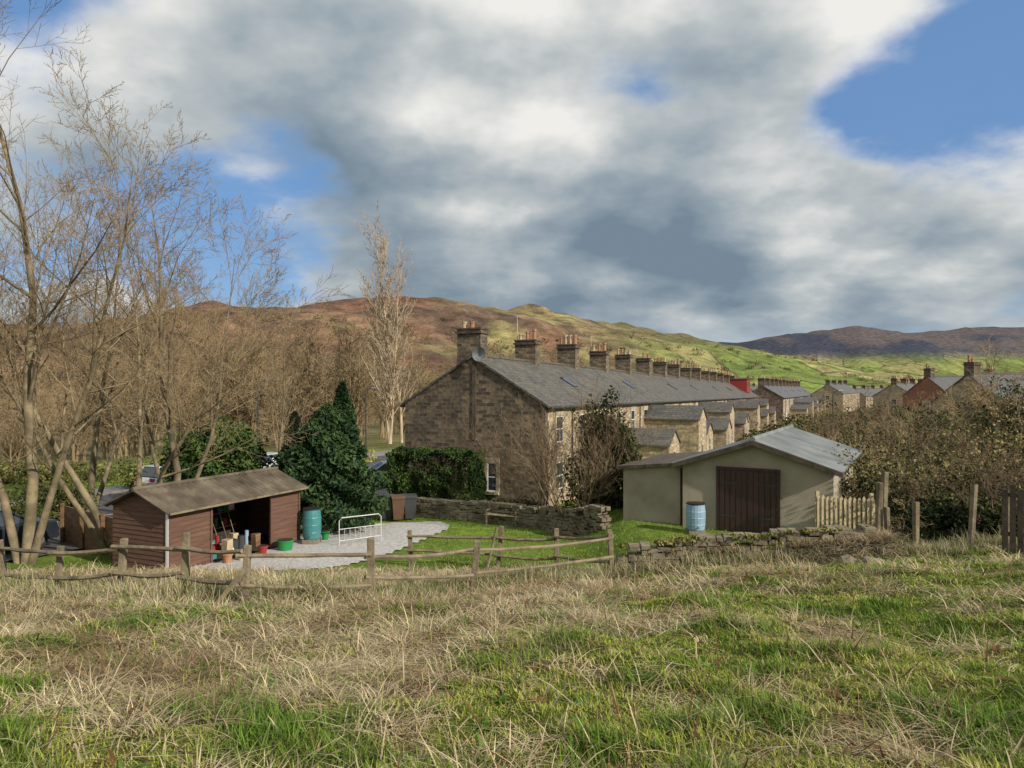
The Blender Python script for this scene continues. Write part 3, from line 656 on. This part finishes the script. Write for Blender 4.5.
def stone_wall(name,pts,h,th=.45):
    mb=MB()
    for (a,b_) in zip(pts[:-1],pts[1:]):
        A=Vector((a[0],a[1],0));B=Vector((b_[0],b_[1],0)); L_=(B-A).length; u=(B-A)/L_; v=Vector((-u.y,u.x,0)); z=0
        while z<h:
            rh=random.uniform(.09,.16) if z<h-.15 else .14; s_=-random.random()*.2
            while s_<L_:
                w_=random.uniform(.16,.48); c=A+u*(s_+w_/2); hz=H(c.x,c.y)-.1; hh=random.uniform(-.02,.02)
                if z+rh>=h-.12 and random.random()<.3: s_+=w_; continue
                for side in (-1,1):
                    vs=[]
                    for zz in (0,1):
                        for su,sv in ((-1,-1),(1,-1),(1,1),(-1,1)):
                            p=c+u*su*(w_/2-.008)+v*(side*th/4+sv*(th/4-.003)+side*random.uniform(0,.04)); 
                            vs.append((p.x+random.uniform(-.015,.015),p.y+random.uniform(-.015,.015),hz+z+zz*(rh-.012)+hh+random.uniform(-.012,.012)))
                    mb.add(vs,[(0,3,2,1),(4,5,6,7),(0,1,5,4),(1,2,6,5),(2,3,7,6),(3,0,4,7)],M_dst)
                s_+=w_
            z+=rh
    return mb.build(name,bevel=.012)
stone_wall('dry_stone_wall',[(2.9,19.2),(5,19.0),(7,18.6),(9.0,18.4)],.84)
stone_wall('dry_stone_wall',[(-4.4,32.8),(-1.2,31.2),(1.3,29.2),(3.3,26.4)],.95)
def leaves(name,P,size,col,parent=None,elong=1.0,mat=None):
    n=len(P); u=RNG.normal(size=(n,3)); u/=np.linalg.norm(u,axis=1)[:,None]; w_=RNG.normal(size=(n,3)); v=np.cross(u,w_); v/=np.linalg.norm(v,axis=1)[:,None]
    s=(np.asarray(size)*(.6+.8*RNG.random(n)))[:,None]
    V=np.stack([P-u*s*.5*elong,P+v*s*.32,P+u*s*.5*elong,P-v*s*.32],1).reshape(-1,3); F=(np.arange(n)[:,None]*4+np.arange(4)[None])
    return mesh_np(name,V,F,np.repeat(col,4,0),mat or M_leaf,parent=parent)
def ell(n,c,rd,shell=.45,lump=.25,seed=0):
    d=RNG.normal(size=(n,3)); d/=np.linalg.norm(d,axis=1)[:,None]
    rad=(1-shell*RNG.random(n)**1.6)*(1-lump+2*lump*fbm(d[:,0]*2.2+d[:,2]*1.9+seed,d[:,1]*2.2-d[:,2]*1.3+seed,3))
    return np.array(c)+d*rad[:,None]*np.array(rd), (rad)
def fol_col(P,c1,c2,n=1.2):
    k=fbm(P[:,0]*n+P[:,2]*.9,P[:,1]*n+P[:,2]*1.3,3); k=sm((k-.3)/.4); c=mixc(np.tile(np.array(c1),(len(P),1)),np.array(c2),k*.7+.3*RNG.random(len(P))); return c*(.65+.6*RNG.random(len(P)))[:,None]
P=np.c_[RNG.uniform(2.9,9,7000),np.zeros(7000),np.zeros(7000)]; P[:,1]=np.interp(P[:,0],[2.9,5,7,9],[19.2,19,18.6,18.4])+RNG.normal(0,.16,7000)
k=fbm(P[:,0]*1.5,P[:,1]*0+2,3); P=P[k>.45]; P[:,2]=height(P[:,0],P[:,1])+.70+RNG.random(len(P))*.1-.25*(RNG.random(len(P))<.3)
leaves('wall_top_moss',P,.09,fol_col(P,(.10,.13,.02),(.30,.26,.09)))
x=RNG.uniform(2.6,10,7000); y=np.interp(x,[2.9,5,7,9,10],[19.2,19,18.6,18.4,18.5])+RNG.normal(.15,.35,7000); k=fbm(x*1.1+4,y*.2,3)>.52-.25*(x>7.3); x=x[k];y=y[k];n=len(x)
col=mixc(np.tile(s1*.9,(n,1)),s2,RNG.random(n))*(.7+.5*RNG.random(n))[:,None]
blades('wall_dead_grass',x,y,.25+.35*RNG.random(n),.008+0*x,RNG.random(n)*6.28,RNG.random(n)*.8,.6+RNG.random(n),col,3,.4)

E=empty('picket_fence'); mb=MB(); A=Vector((9.55,22.4,0));B=Vector((11.0,21.9,0))
for i in range(13):
    p=A+(B-A)*(i/12); z=-4.6; hh=1.15+random.uniform(-.03,.03)
    mb.prism([(p.x-.05,p.y,z-.4),(p.x+.05,p.y,z-.4),(p.x+.05,p.y,z+hh-.08),(p.x,p.y,z+hh),(p.x-.05,p.y,z+hh-.08)],(0,.025,0),M_paling)
mb.build('pickets',E); mb=MB()
for zz in (-4.3,-3.75): mb.prism([(A.x-.1,A.y+.03,zz),(B.x+.1,B.y+.03,zz),(B.x+.1,B.y+.03,zz+.09),(A.x-.1,A.y+.03,zz+.09)],(0,.04,0),M_paling)
for p in (A,B): mb.box((p.x-.05,p.y+.07,-5),(p.x+.05,p.y+.17,-3.35),M_paling)
mb.build('rails_and_posts',E)
for x_,y_,hh in ((9.7,19.1,1.9),(10.4,20.2,2.2),(9.95,19.0,1.2),(12.1,17.6,1.5),(10.9,19.4,1.3),(11.6,18.2,1.7),(12.6,17.0,1.9)):
    z=H(x_,y_); mb=MB(); mb.box((x_-.06,y_-.06,z-.3),(x_+.06,y_+.06,z+hh),M_rail,.02,Matrix.Rotation(random.uniform(-.06,.06),3,'Y'),Vector((x_,y_,z))); mb.build('timber_gate_post',bevel=.01)
E=empty('panel_fence'); mb=MB(); A=Vector((-16.2,26.0,0));B=Vector((-12.3,23.0,0)); n_=30
for i in range(n_):
    a=A+(B-A)*(i/n_);b_=A+(B-A)*((i+.94)/n_); z=-5.9; o=Vector((.02,.03,0))*(i%2)
    mb.prism([(a.x,a.y,z),(b_.x,b_.y,z),(b_.x,b_.y,z+1.5),(a.x,a.y,z+1.5)],(.03+o.x,.03,0),M_panel)
for i in range(4):
    p=A+(B-A)*(i/3); mb.box((p.x-.05,p.y-.12,-6),(p.x+.05,p.y-.02,-4.3),M_panel)
mb.build('boards_and_posts',E)
E=empty('slatted_fence'); mb=MB(); A=Vector((11.3,16.6,0));B=Vector((13.2,15.2,0))
for i in range(16):
    a=A+(B-A)*(i/16);b_=A+(B-A)*((i+.8)/16); z=H(a.x,a.y)-.1; tt_=1.6+random.uniform(-.08,.12)
    mb.prism([(a.x,a.y,z),(b_.x,b_.y,z),(b_.x,b_.y,z+tt_),(a.x,a.y,z+tt_)],(.02,.03,0),M_dark)
for zz in (.4,1.3): z=H(A.x,A.y)+zz; mb.prism([(A.x,A.y+.05,z),(B.x,B.y+.05,z),(B.x,B.y+.05,z+.09),(A.x,A.y+.05,z+.09)],(.03,.05,0),M_dark)
mb.build('boards',E)

# ------------------------------------------------------------ trees
TW=[None]
def branch(mb,p,d,L_,r_,lev,mx,nch,curl,up,mat,taper=.45,minr=.006,ang=(25,55),start=.3,ls=(.45,.75)):
    n_=(6 if lev==0 else 4) if lev<2 else (3 if lev<mx else 2)
    pts=[p];rad=[r_];q=p.copy();dd=d.copy()
    for i in range(n_):
        dd=(dd+Vector((random.gauss(0,curl),random.gauss(0,curl),random.gauss(0,curl)+up))).normalized(); q=q+dd*(L_/n_); pts.append(q.copy())
        rad.append(max(minr*.6,r_*(1-(1-taper)*(i+1)/n_)))
    mb.tube(pts,rad,7 if lev==0 else (4 if lev==1 else 3),(TW[0] if (TW[0] and lev>=2) else mat),False)
    if lev>=mx: return
    for c in range(nch[lev]):
        f=start+(1-start)*(c+random.random())/nch[lev]; f=min(f,.999); i=int(f*n_); g=f*n_-i
        pp=pts[i].lerp(pts[i+1],g); ax=(pts[i+1]-pts[i]).normalized()
        pr=ax.orthogonal().normalized(); pr.rotate(Matrix.Rotation(random.uniform(0,6.283),3,ax))
        an=math.radians(random.uniform(*ang)); nd=(ax*math.cos(an)+pr*math.sin(an)).normalized()
        rl=rad[i]*(1-g)+rad[i+1]*g
        rc=max(minr,rl*random.uniform(.4,.62)); ll=L_*random.uniform(*ls)*(1-.45*f)
        branch(mb,pp,nd,ll,rc,lev+1,mx,nch,curl,up,mat,.15,minr,ang,.15,ls)
def bare_tree(name,x,y,stems,nch,mat,curl=.12,up=.05,mx=4,minr=.006,ang=(25,55),z=None,start=.3,ls=(.45,.75),twig=None):
    mb=MB(); z=H(x,y)-.2 if z is None else z; TW[0]=twig
    for (dx,dy,Ls,r_) in stems:
        branch(mb,Vector((x,y,z))+Vector((dx,dy,0))*.6,Vector((dx,dy,1)).normalized(),Ls,r_,0,mx,nch,curl,up,mat,.08,minr,ang,start,ls)
    TW[0]=None
    return mb.build(name,uv=False,smooth=True)
bare_tree('bare_ash_tree',-13.0,24.0,[(-.25,.05,12.5,.14),(.05,.1,11.5,.12),(.38,.1,9.5,.11),(-.5,-.1,10,.11)],[12,7,6,4],M_bark,.11,.05,4,.0075,(24,55),ls=(.4,.62),twig=M_twig)
bare_tree('bare_ash_tree',-15.2,22.5,[(.0,.05,17,.19),(.2,0,13,.13),(-.3,0,14,.14)],[18,8,6,4],M_bark,.09,.06,4,.0075,(24,55),ls=(.36,.55),twig=M_twig)
bare_tree('bare_alder_tree',-14.6,31,[(.0,.05,14,.17),(.3,.05,12,.12),(-.25,0,10.5,.12)],[14,7,6,4],M_bark,.11,.06,4,.009,(24,55),ls=(.38,.6),twig=M_twig)
bare_tree('bare_alder_tree',-20,34,[(.0,.05,13,.17),(.22,.05,11,.13)],[12,6,5,3],M_bark,.11,.06,4,.011,(22,50),ls=(.4,.58),twig=M_twig)
bare_tree('bare_alder_tree',-12.2,37,[(.0,.05,9,.1),(.2,.05,7.5,.08)],[12,6,5,3],M_bark,.1,.07,4,.011,(22,50),ls=(.38,.55),twig=M_twig)
bare_tree('tall_birch_tree',-13.6,80,[(.03,.0,24,.25),(-.10,0,18,.15),(.1,.05,20,.15)],[38,10,8],M_birch,.04,.09,3,.024,(18,42),start=.14,ls=(.2,.34))
bare_tree('tall_birch_tree',-12.6,82,[(.04,.0,22.5,.2)],[38,10,8],M_birch,.04,.09,3,.024,(18,42),start=.14,ls=(.2,.34))
bare_tree('bare_garden_shrub',2.4,28.6,[(math.cos(a)*.55,math.sin(a)*.5,random.uniform(2.8,4.6),.035) for a in np.arange(0,6.2,.4)],[7,5,4],M_bark2,.14,.06,3,.008,(15,40))
bare_tree('bare_garden_shrub',1.1,31,[(math.cos(a)*.4,math.sin(a)*.4,random.uniform(2.6,4.6),.035) for a in np.arange(0,6.2,.6)],[6,5,4],M_bark2,.14,.06,3,.008,(15,40))
for x_,y_,s_ in ((17,36,5),(20,40,5.5),(23.5,44,6),(27,50,7),(31,56,7),(35,62,8),(17.5,31,4.5),(22,34,5.5),(27,38,6),(33,46,7),(38,52,8),(42,60,8),(46,50,8),(14.5,29,4),(24,55,6),(29,66,7),(36,74,8),(43,84,8),(50,90,8),(55,76,9)):
    bare_tree('bare_hawthorn',x_,y_,[(random.uniform(-.5,.5),random.uniform(-.4,.4),s_*random.uniform(.5,.75),.07) for q in range(4)],[7,5,4],random.choice([M_bark2,M_twig,M_wood]),.2,.03,3,.012,(25,60))
for x_,y_,s_ in ((12.5,21.5,3.4),(13.6,20.8,3.5),(15,21,3.9),(16.2,22.5,4.2),(14.2,23.5,4.0),(11.8,23.6,3),(17.5,23,4.6),(19.5,27,6),(13.2,18.9,2.6),(14.6,19.2,3)):
    bare_tree('bare_hawthorn',x_,y_,[(random.uniform(-.8,.8),random.uniform(-.5,.5),s_*random.uniform(.5,.75),.035) for q in range(7)],[7,5,4],random.choice([M_twig,M_bark2]),.25,.0,3,.007,(30,70))
bare_tree('bare_ash_tree',20.5,29,[(.0,.0,6.0,.12),(.2,0,5.2,.09),(-.25,0,4.8,.08)],[11,6,5,4],M_bark2,.14,.05,4,.009,(25,55),twig=M_twig)

def conifer(name,x,y,h,r_,n_,c1,c2,top=.05,size=.2,lump=.7):
    z0=H(x,y); f=RNG.random(n_)**.8; a=RNG.random(n_)*6.283; prof=(1-f)**.7*(1-np.exp(-f*14))+top*(1-f)
    rr_=r_*prof*(1-.45*RNG.random(n_)**2)*(1-lump/2+lump*fbm(np.cos(a)*2.6+f*9,np.sin(a)*2.6+f*7,3)); 
    P=np.c_[x+np.cos(a)*rr_,y+np.sin(a)*rr_,z0+f*h]; E=empty(name); leaves('foliage',P,size,fol_col(P,c1,c2,2.2),E,1.6)
    mb=MB(); mb.tube([(x,y,z0-.2),(x,y,z0+h*.85)],[.12,.03],7,M_bark2); mb.build('trunk',E)
conifer('conifer_tree',-7.5,29.3,5.0,2.6,26000,(.010,.028,.014),(.06,.11,.035),.1,.15,1.3)
conifer('cypress_tree',-7.9,33.5,6.1,1.25,15000,(.012,.035,.012),(.05,.10,.03),.05,.16,.9)
conifer('cypress_tree',-10.4,34.5,4.7,1.0,9000,(.02,.03,.018),(.06,.07,.035),.1,.16,.9)
P1,_=ell(16000,(-14.6,36,-4.0),(2.3,2,2.1),.5,.6,4); E=empty('laurel_bush'); leaves('foliage',P1,.2,fol_col(P1,(.02,.045,.012),(.08,.13,.03)),E)
n_=26000; hl=RNG.uniform(3.0,7.6,n_);ht=RNG.uniform(-2.2,-.5,n_);hz=RNG.uniform(0,2.9,n_); k=RNG.integers(0,4,n_)
ht=np.where(k==0,-2.2+.12*RNG.random(n_),ht);hz=np.where(k==1,2.9-.15*RNG.random(n_),hz);hl=np.where(k==2,7.6-.1*RNG.random(n_),hl); hl=np.where(k==3,3.0+.1*RNG.random(n_),hl)
bx=.3*(fbm(hl*1.3,hz*1.3,3)-.5)*3; ht=ht-bx*(ht<-1.5); hl=hl+.5*(fbm(hz*1.6,ht*1.6+3,3)-.5)*(k>=2)
px_=1.6+.407*ht-.914*hl;py_=35+.914*ht+.407*hl; P=np.c_[px_,py_,-6.25+hz+.7*(fbm(hl*1.3,ht*1.3,3)-.5)]
leaves('clipped_hedge',P,.13,fol_col(P,(.015,.035,.01),(.075,.125,.025),2))
P1,_=ell(17000,(3.8,29.5,-3.7),(1.35,1.2,2.6),.5,.8,8); E=empty('ivy_clad_shrub'); leaves('foliage',P1,.14,fol_col(P1,(.02,.03,.012),(.10,.10,.035),1.6),E)
mb=MB()
for q in range(18): branch(mb,Vector((3.6+random.uniform(-.6,.6),29.4,-5.6)),Vector((random.uniform(-.3,.3),random.uniform(-.2,.2),1)).normalized(),random.uniform(3.2,5),.045,0,2,[9,5],.12,.03,M_bark2,.15,.008)
mb.build('stems',E,uv=False)
specs=[((13.5,22,-3.7),(2.4,1.6,1.5)),((16.3,22.5,-3.0),(2.6,1.8,1.9)),((19,25,-2.8),(3,2,2.1)),((12.3,24.5,-3.8),(1.8,1.6,1.4)),((15.6,19.6,-3.4),(1.8,1.3,1.1)),((13.2,19.4,-3.8),(1.2,.8,.6))]
Ps=np.concatenate([ell(6500,c,rd,.7,.9,i*3)[0] for i,(c,rd) in enumerate(specs)])
hi_=sm((Ps[:,2]+3.6)/1.4); cc=mixc(fol_col(Ps,(.015,.02,.008),(.07,.085,.025),1.5),np.array([.30,.26,.09]),hi_*(RNG.random(len(Ps))<.6)*.8)  # leaf colour by height: shadow painted dark low down, yellow-green on top
leaves('bramble_thicket',Ps,.10,mixc(cc,np.array([.28,.19,.10]),(RNG.random(len(Ps))<.25)*.8*hi_))
P1,_=ell(3000,(20.3,29,-1.5),(1.6,1.5,1.8),.8,.8,2); leaves('ivy_on_tree',P1,.13,fol_col(P1,(.02,.035,.012),(.08,.09,.03)))
for c_,rd_ in (((12.6,20.6,-4.1),(1.3,.9,.8)),((14.6,20.4,-3.7),(1.4,.9,.9)),((16.8,21.0,-3.4),(1.5,1,1.0))):
    P1,_=ell(5500,c_,rd_,.5,.7,c_[0]); leaves('evergreen_bush',P1,.11,fol_col(P1,(.008,.016,.006),(.05,.075,.02),1.6))
for (cx,cy,rx) in ((8.3,17.8,1.0),(9.2,18.3,.8)):
    mb=MB()
    for q in range(260):
        a=random.uniform(0,6.28); p=Vector((cx+random.gauss(0,rx*.5),cy+random.gauss(0,.35),0)); p.z=H(p.x,p.y)+random.uniform(0,.45)*math.exp(-((p.x-cx)/rx)**2)
        d=Vector((math.cos(a),math.sin(a),random.uniform(-.1,.7))).normalized(); Lq=random.uniform(.2,.7)
        mb.tube([p,p+d*Lq*.5,p+d*Lq+Vector((0,0,-.1))],[.01,.008,.004],3,random.choice([M_bark2,M_bark,M_rail]))
    mb.build('brush_pile',uv=False)
for (cx,cy) in ((7.9,16.9),(8.35,16.7)):
    mb=MB(); c=Vector((cx,cy,H(cx,cy)+.05)); P=[];R_=[]
    for q in range(7): P.append(c+Vector((-.25+q*.08,random.uniform(-.03,.03),random.uniform(-.03,.04)))); R_.append((.05,.12,.15,.16,.14,.12,.05)[q]*random.uniform(.8,1.1))
    mb.tube(P,R_,7,M_dst); mb.build('fallen_stone',uv=False)
for nm,c,rd,c1,c2,n_,s_ in (('roadside_hedge',(-19,42,-5.4),(5,1.3,1.2),(.06,.07,.02),(.24,.25,.06),9000,.16),('roadside_hedge',(-14.5,58,-6),(3,2,1.6),(.26,.24,.02),(.52,.46,.04),5000,.2),
    ('garden_shrub',(-18.5,26.5,-5.4),(1.4,1.1,.8),(.03,.05,.01),(.14,.15,.03),5000,.13),('garden_shrub',(-1.8,32.3,-5.6),(1.3,.7,.6),(.03,.06,.012),(.12,.17,.04),4000,.12),('garden_shrub',(.2,31.3,-5.6),(.9,.6,.6),(.05,.05,.02),(.16,.14,.05),3000,.12),
    ('garden_shrub',(-19.8,31,-5.2),(1.6,1.4,1.1),(.05,.06,.02),(.18,.18,.05),5000,.14),('roadside_hedge',(-30,46,-6.2),(7,1.8,1.2),(.07,.07,.02),(.26,.25,.07),9000,.2),('garden_shrub',(20,38,-4.8),(4,2.5,1.6),(.05,.05,.02),(.20,.17,.07),8000,.2),('garden_shrub',(28,47,-4.8),(6,3,1.8),(.05,.05,.02),(.20,.17,.07),8000,.26),('garden_shrub',(36,58,-5),(7,4,2.6),(.03,.045,.015),(.12,.13,.04),8000,.3),('garden_shrub',(30,76,-6),(6,4,2.2),(.04,.05,.015),(.16,.14,.05),6000,.3),('garden_shrub',(46,94,-6),(9,4,2.6),(.03,.04,.015),(.12,.11,.04),7000,.36),('garden_shrub',(24,62,-6),(4,3,1.6),(.06,.06,.02),(.2,.17,.07),5000,.26)):
    P1,_=ell(n_,c,rd,.5,.8,c[0]); leaves(nm,P1,s_,fol_col(P1,c1,c2))

variants=[]
for q in range(4):
    mb=MB()
    for st in range(2): branch(mb,Vector((random.uniform(-.5,.5),0,0)),Vector((random.uniform(-.2,.2),random.uniform(-.2,.2),1)).normalized(),random.uniform(9,11.5),.14,0,3,[15,7,5],.1,.06,M_wood,.1,.03,(22,50),.15,(.33,.52))
    me=bpy.data.meshes.new('bare_woodland_tree'); me.from_pydata(mb.v,[],mb.f); me.materials.append(M_wood); variants.append(me)
WE=empty('distant_woodland'); cnt=0
def put(x,y,s):
    global cnt
    o=bpy.data.objects.new('tree_%03d'%cnt,variants[cnt%4]); scene.collection.objects.link(o); o.parent=WE; o.location=(x,y,H(x,y)-.3); o.rotation_euler=(0,0,random.uniform(0,6.28)); o.scale=(s*1.1,s*1.1,s); cnt+=1
tries=0
while cnt<800 and tries<12000:
    tries+=1
    y_=80+500*random.random()**1.2; x_=random.uniform(-.95,.10)*y_; t_,l_=tl(x_,y_)
    if l_<34 : continue
    if float(fbm(x_*.012+3,y_*.012,3))<.44 and y_>150: continue
    put(x_,y_,random.uniform(.6,1.25))
for q in range(260):
    y_=random.uniform(90,420); x_=random.uniform(.34,.9)*y_; t_,l_=tl(x_,y_)
    if l_>-26: continue
    put(x_,y_,random.uniform(.4,.75))
Pc=[];Cc=[]
for q in range(1900):
    y_=random.uniform(320,1500); x_=random.uniform(-.8,.9)*y_
    if float(fbm(x_*.01+31,y_*.01,3))<.5: continue
    z_=H(x_,y_)
    if z_>62: continue
    s_=random.uniform(1.6,3.8); P1,_=ell(50,(x_,y_,z_+s_*.6),(s_*1.5,s_*1.5,s_),.6,.5,q); Pc.append(P1); cc=np.array(random.choice([(.15,.11,.06),(.19,.14,.075),(.22,.16,.08),(.08,.085,.04)])); Cc.append(np.tile(cc,(50,1))*(.6+.8*RNG.random(50))[:,None])
leaves('hillside_trees',np.concatenate(Pc),1.5,np.concatenate(Cc))

# ------------------------------------------------------------ light, sky
AZ=math.radians(127); EL=math.radians(29)
sd=Vector((math.sin(AZ)*math.cos(EL),math.cos(AZ)*math.cos(EL),math.sin(EL)))
sl_=bpy.data.lights.new('sun','SUN'); sl_.energy=4.8; sl_.angle=math.radians(.6); sl_.color=(1,.92,.79)
so=bpy.data.objects.new('sun',sl_); scene.collection.objects.link(so); so.rotation_euler=sd.to_track_quat('Z','Y').to_euler()
w=bpy.data.worlds.new('World'); scene.world=w; w.use_nodes=True; nt=w.node_tree; L=nt.links; bg=nt.nodes['Background']; bg.inputs['Strength'].default_value=.12
sky=N(nt,'ShaderNodeTexSky'); sky.sky_type='NISHITA'; sky.sun_disc=False; sky.sun_elevation=EL; sky.sun_rotation=AZ; sky.altitude=200; sky.ozone_density=2.5
tc=N(nt,'ShaderNodeTexCoord'); sx=N(nt,'ShaderNodeSeparateXYZ'); L.new(tc.outputs['Generated'],sx.inputs[0])
def mth(op,a,b_=None,c_=None):
    n=N(nt,'ShaderNodeMath',operation=op)
    for i,q in enumerate((a,b_,c_)):
        if q is None: continue
        if isinstance(q,(int,float)): n.inputs[i].default_value=q
        else: L.new(q,n.inputs[i])
    return n.outputs[0]
def mrng(v,a,b_,c_,d_):
    n=N(nt,'ShaderNodeMapRange'); n.interpolation_type='SMOOTHSTEP'; L.new(v,n.inputs[0])
    for i,q in enumerate((a,b_,c_,d_)): n.inputs[i+1].default_value=q
    return n.outputs[0]
zz=mth('ADD',mth('MAXIMUM',sx.outputs[2],0),.34)
cx=N(nt,'ShaderNodeCombineXYZ'); L.new(mth('DIVIDE',sx.outputs[0],zz),cx.inputs[0]); L.new(mth('DIVIDE',sx.outputs[1],zz),cx.inputs[1])
def cn(scale,off,det=7,ro=.52,dist=.0):
    mp=N(nt,'ShaderNodeMapping'); mp.inputs['Location'].default_value=off; L.new(cx.outputs[0],mp.inputs[0])
    n=N(nt,'ShaderNodeTexNoise'); n.inputs['Scale'].default_value=scale; n.inputs['Detail'].default_value=det; n.inputs['Roughness'].default_value=ro; n.inputs['Distortion'].default_value=dist; L.new(mp.outputs[0],n.inputs['Vector']); return n.outputs['Fac']
n1=cn(1.9,(3.1,1.7,0)); n1b=cn(1.9,(3.22,1.58,0),5); n2=cn(1.5,(9.4,4.2,2),5,.45); n3=cn(6.0,(1.4,7.2,4),5,.5)
nrm=N(nt,'ShaderNodeVectorMath',operation='NORMALIZE'); L.new(tc.outputs['Generated'],nrm.inputs[0])
def blob(v,inner,outer):
    v=Vector(v).normalized(); d=N(nt,'ShaderNodeVectorMath',operation='DOT_PRODUCT'); L.new(nrm.outputs[0],d.inputs[0]); d.inputs[1].default_value=v
    return mrng(d.outputs['Value'],math.cos(math.radians(outer)),math.cos(math.radians(inner)),0,1)
hole=mth('ADD',mth('MULTIPLY',blob((-.58,1,.40),2,22),.19),mth('MULTIPLY',blob((.66,1,.42),1,13),.24))
hole=mth('ADD',hole,mth('MULTIPLY',blob((-.36,1,.17),1,11),.12))
dens=mth('SUBTRACT',mth('ADD',n1,.19),hole); dens=mth('ADD',dens,mth('MULTIPLY',mth('SUBTRACT',n3,.5),.12))
mask=mrng(dens,.42,.58,.04,1)
el=sx.outputs[2]
lit=mth('MULTIPLY',mth('SUBTRACT',n1,n1b),.75)
br=mth('ADD',mth('ADD',mth('MULTIPLY',n2,.75),.125),lit)
br=mth('ADD',br,mth('MULTIPLY',mth('SUBTRACT',n3,.5),.10))
br=mth('ADD',br,mth('MULTIPLY',mrng(el,.05,.36,0,1),.09))
br=mth('SUBTRACT',br,mth('MULTIPLY',blob((-.02,1,.20),3,22),.08))
br=mth('SUBTRACT',br,mth('MULTIPLY',blob((.42,1,.12),3,16),.04))
br=mth('ADD',br,mth('MULTIPLY',blob((.02,1,.50),2,18),.09))
br=mth('ADD',br,mth('MULTIPLY',blob((.48,1,.26),1,12),.07))
br=mth('ADD',br,mth('MULTIPLY',mrng(dens,.44,.60,1,0),.12))
cr=ramp(nt,[(.36,(1.5,2.05,2.6)),(.48,(2.5,3.05,3.5)),(.58,(4.0,4.35,4.5)),(.72,(7.2,7.1,6.8))]); L.new(br,cr.inputs[0])
bl=N(nt,'ShaderNodeMixRGB'); bl.inputs[0].default_value=.6; L.new(sky.outputs[0],bl.inputs[1]); bl.inputs[2].default_value=(.9,2.4,5.2,1)
mx=N(nt,'ShaderNodeMixRGB'); L.new(mask,mx.inputs[0]); L.new(bl.outputs[0],mx.inputs[1]); L.new(cr.outputs[0],mx.inputs[2])
hz=N(nt,'ShaderNodeMixRGB'); hz.inputs[2].default_value=(4.4,5.3,5.9,1); L.new(mrng(el,.02,.10,.55,0),hz.inputs[0]); L.new(mx.outputs[0],hz.inputs[1])
L.new(hz.outputs[0],bg.inputs['Color'])

cam=bpy.data.cameras.new('camera'); cam.lens=25.3; cam.sensor_width=36; cam.clip_end=20000; cam.clip_start=.05
co=bpy.data.objects.new('camera',cam); scene.collection.objects.link(co); co.location=(0,0,0); co.rotation_euler=(math.radians(90),0,0); scene.camera=co
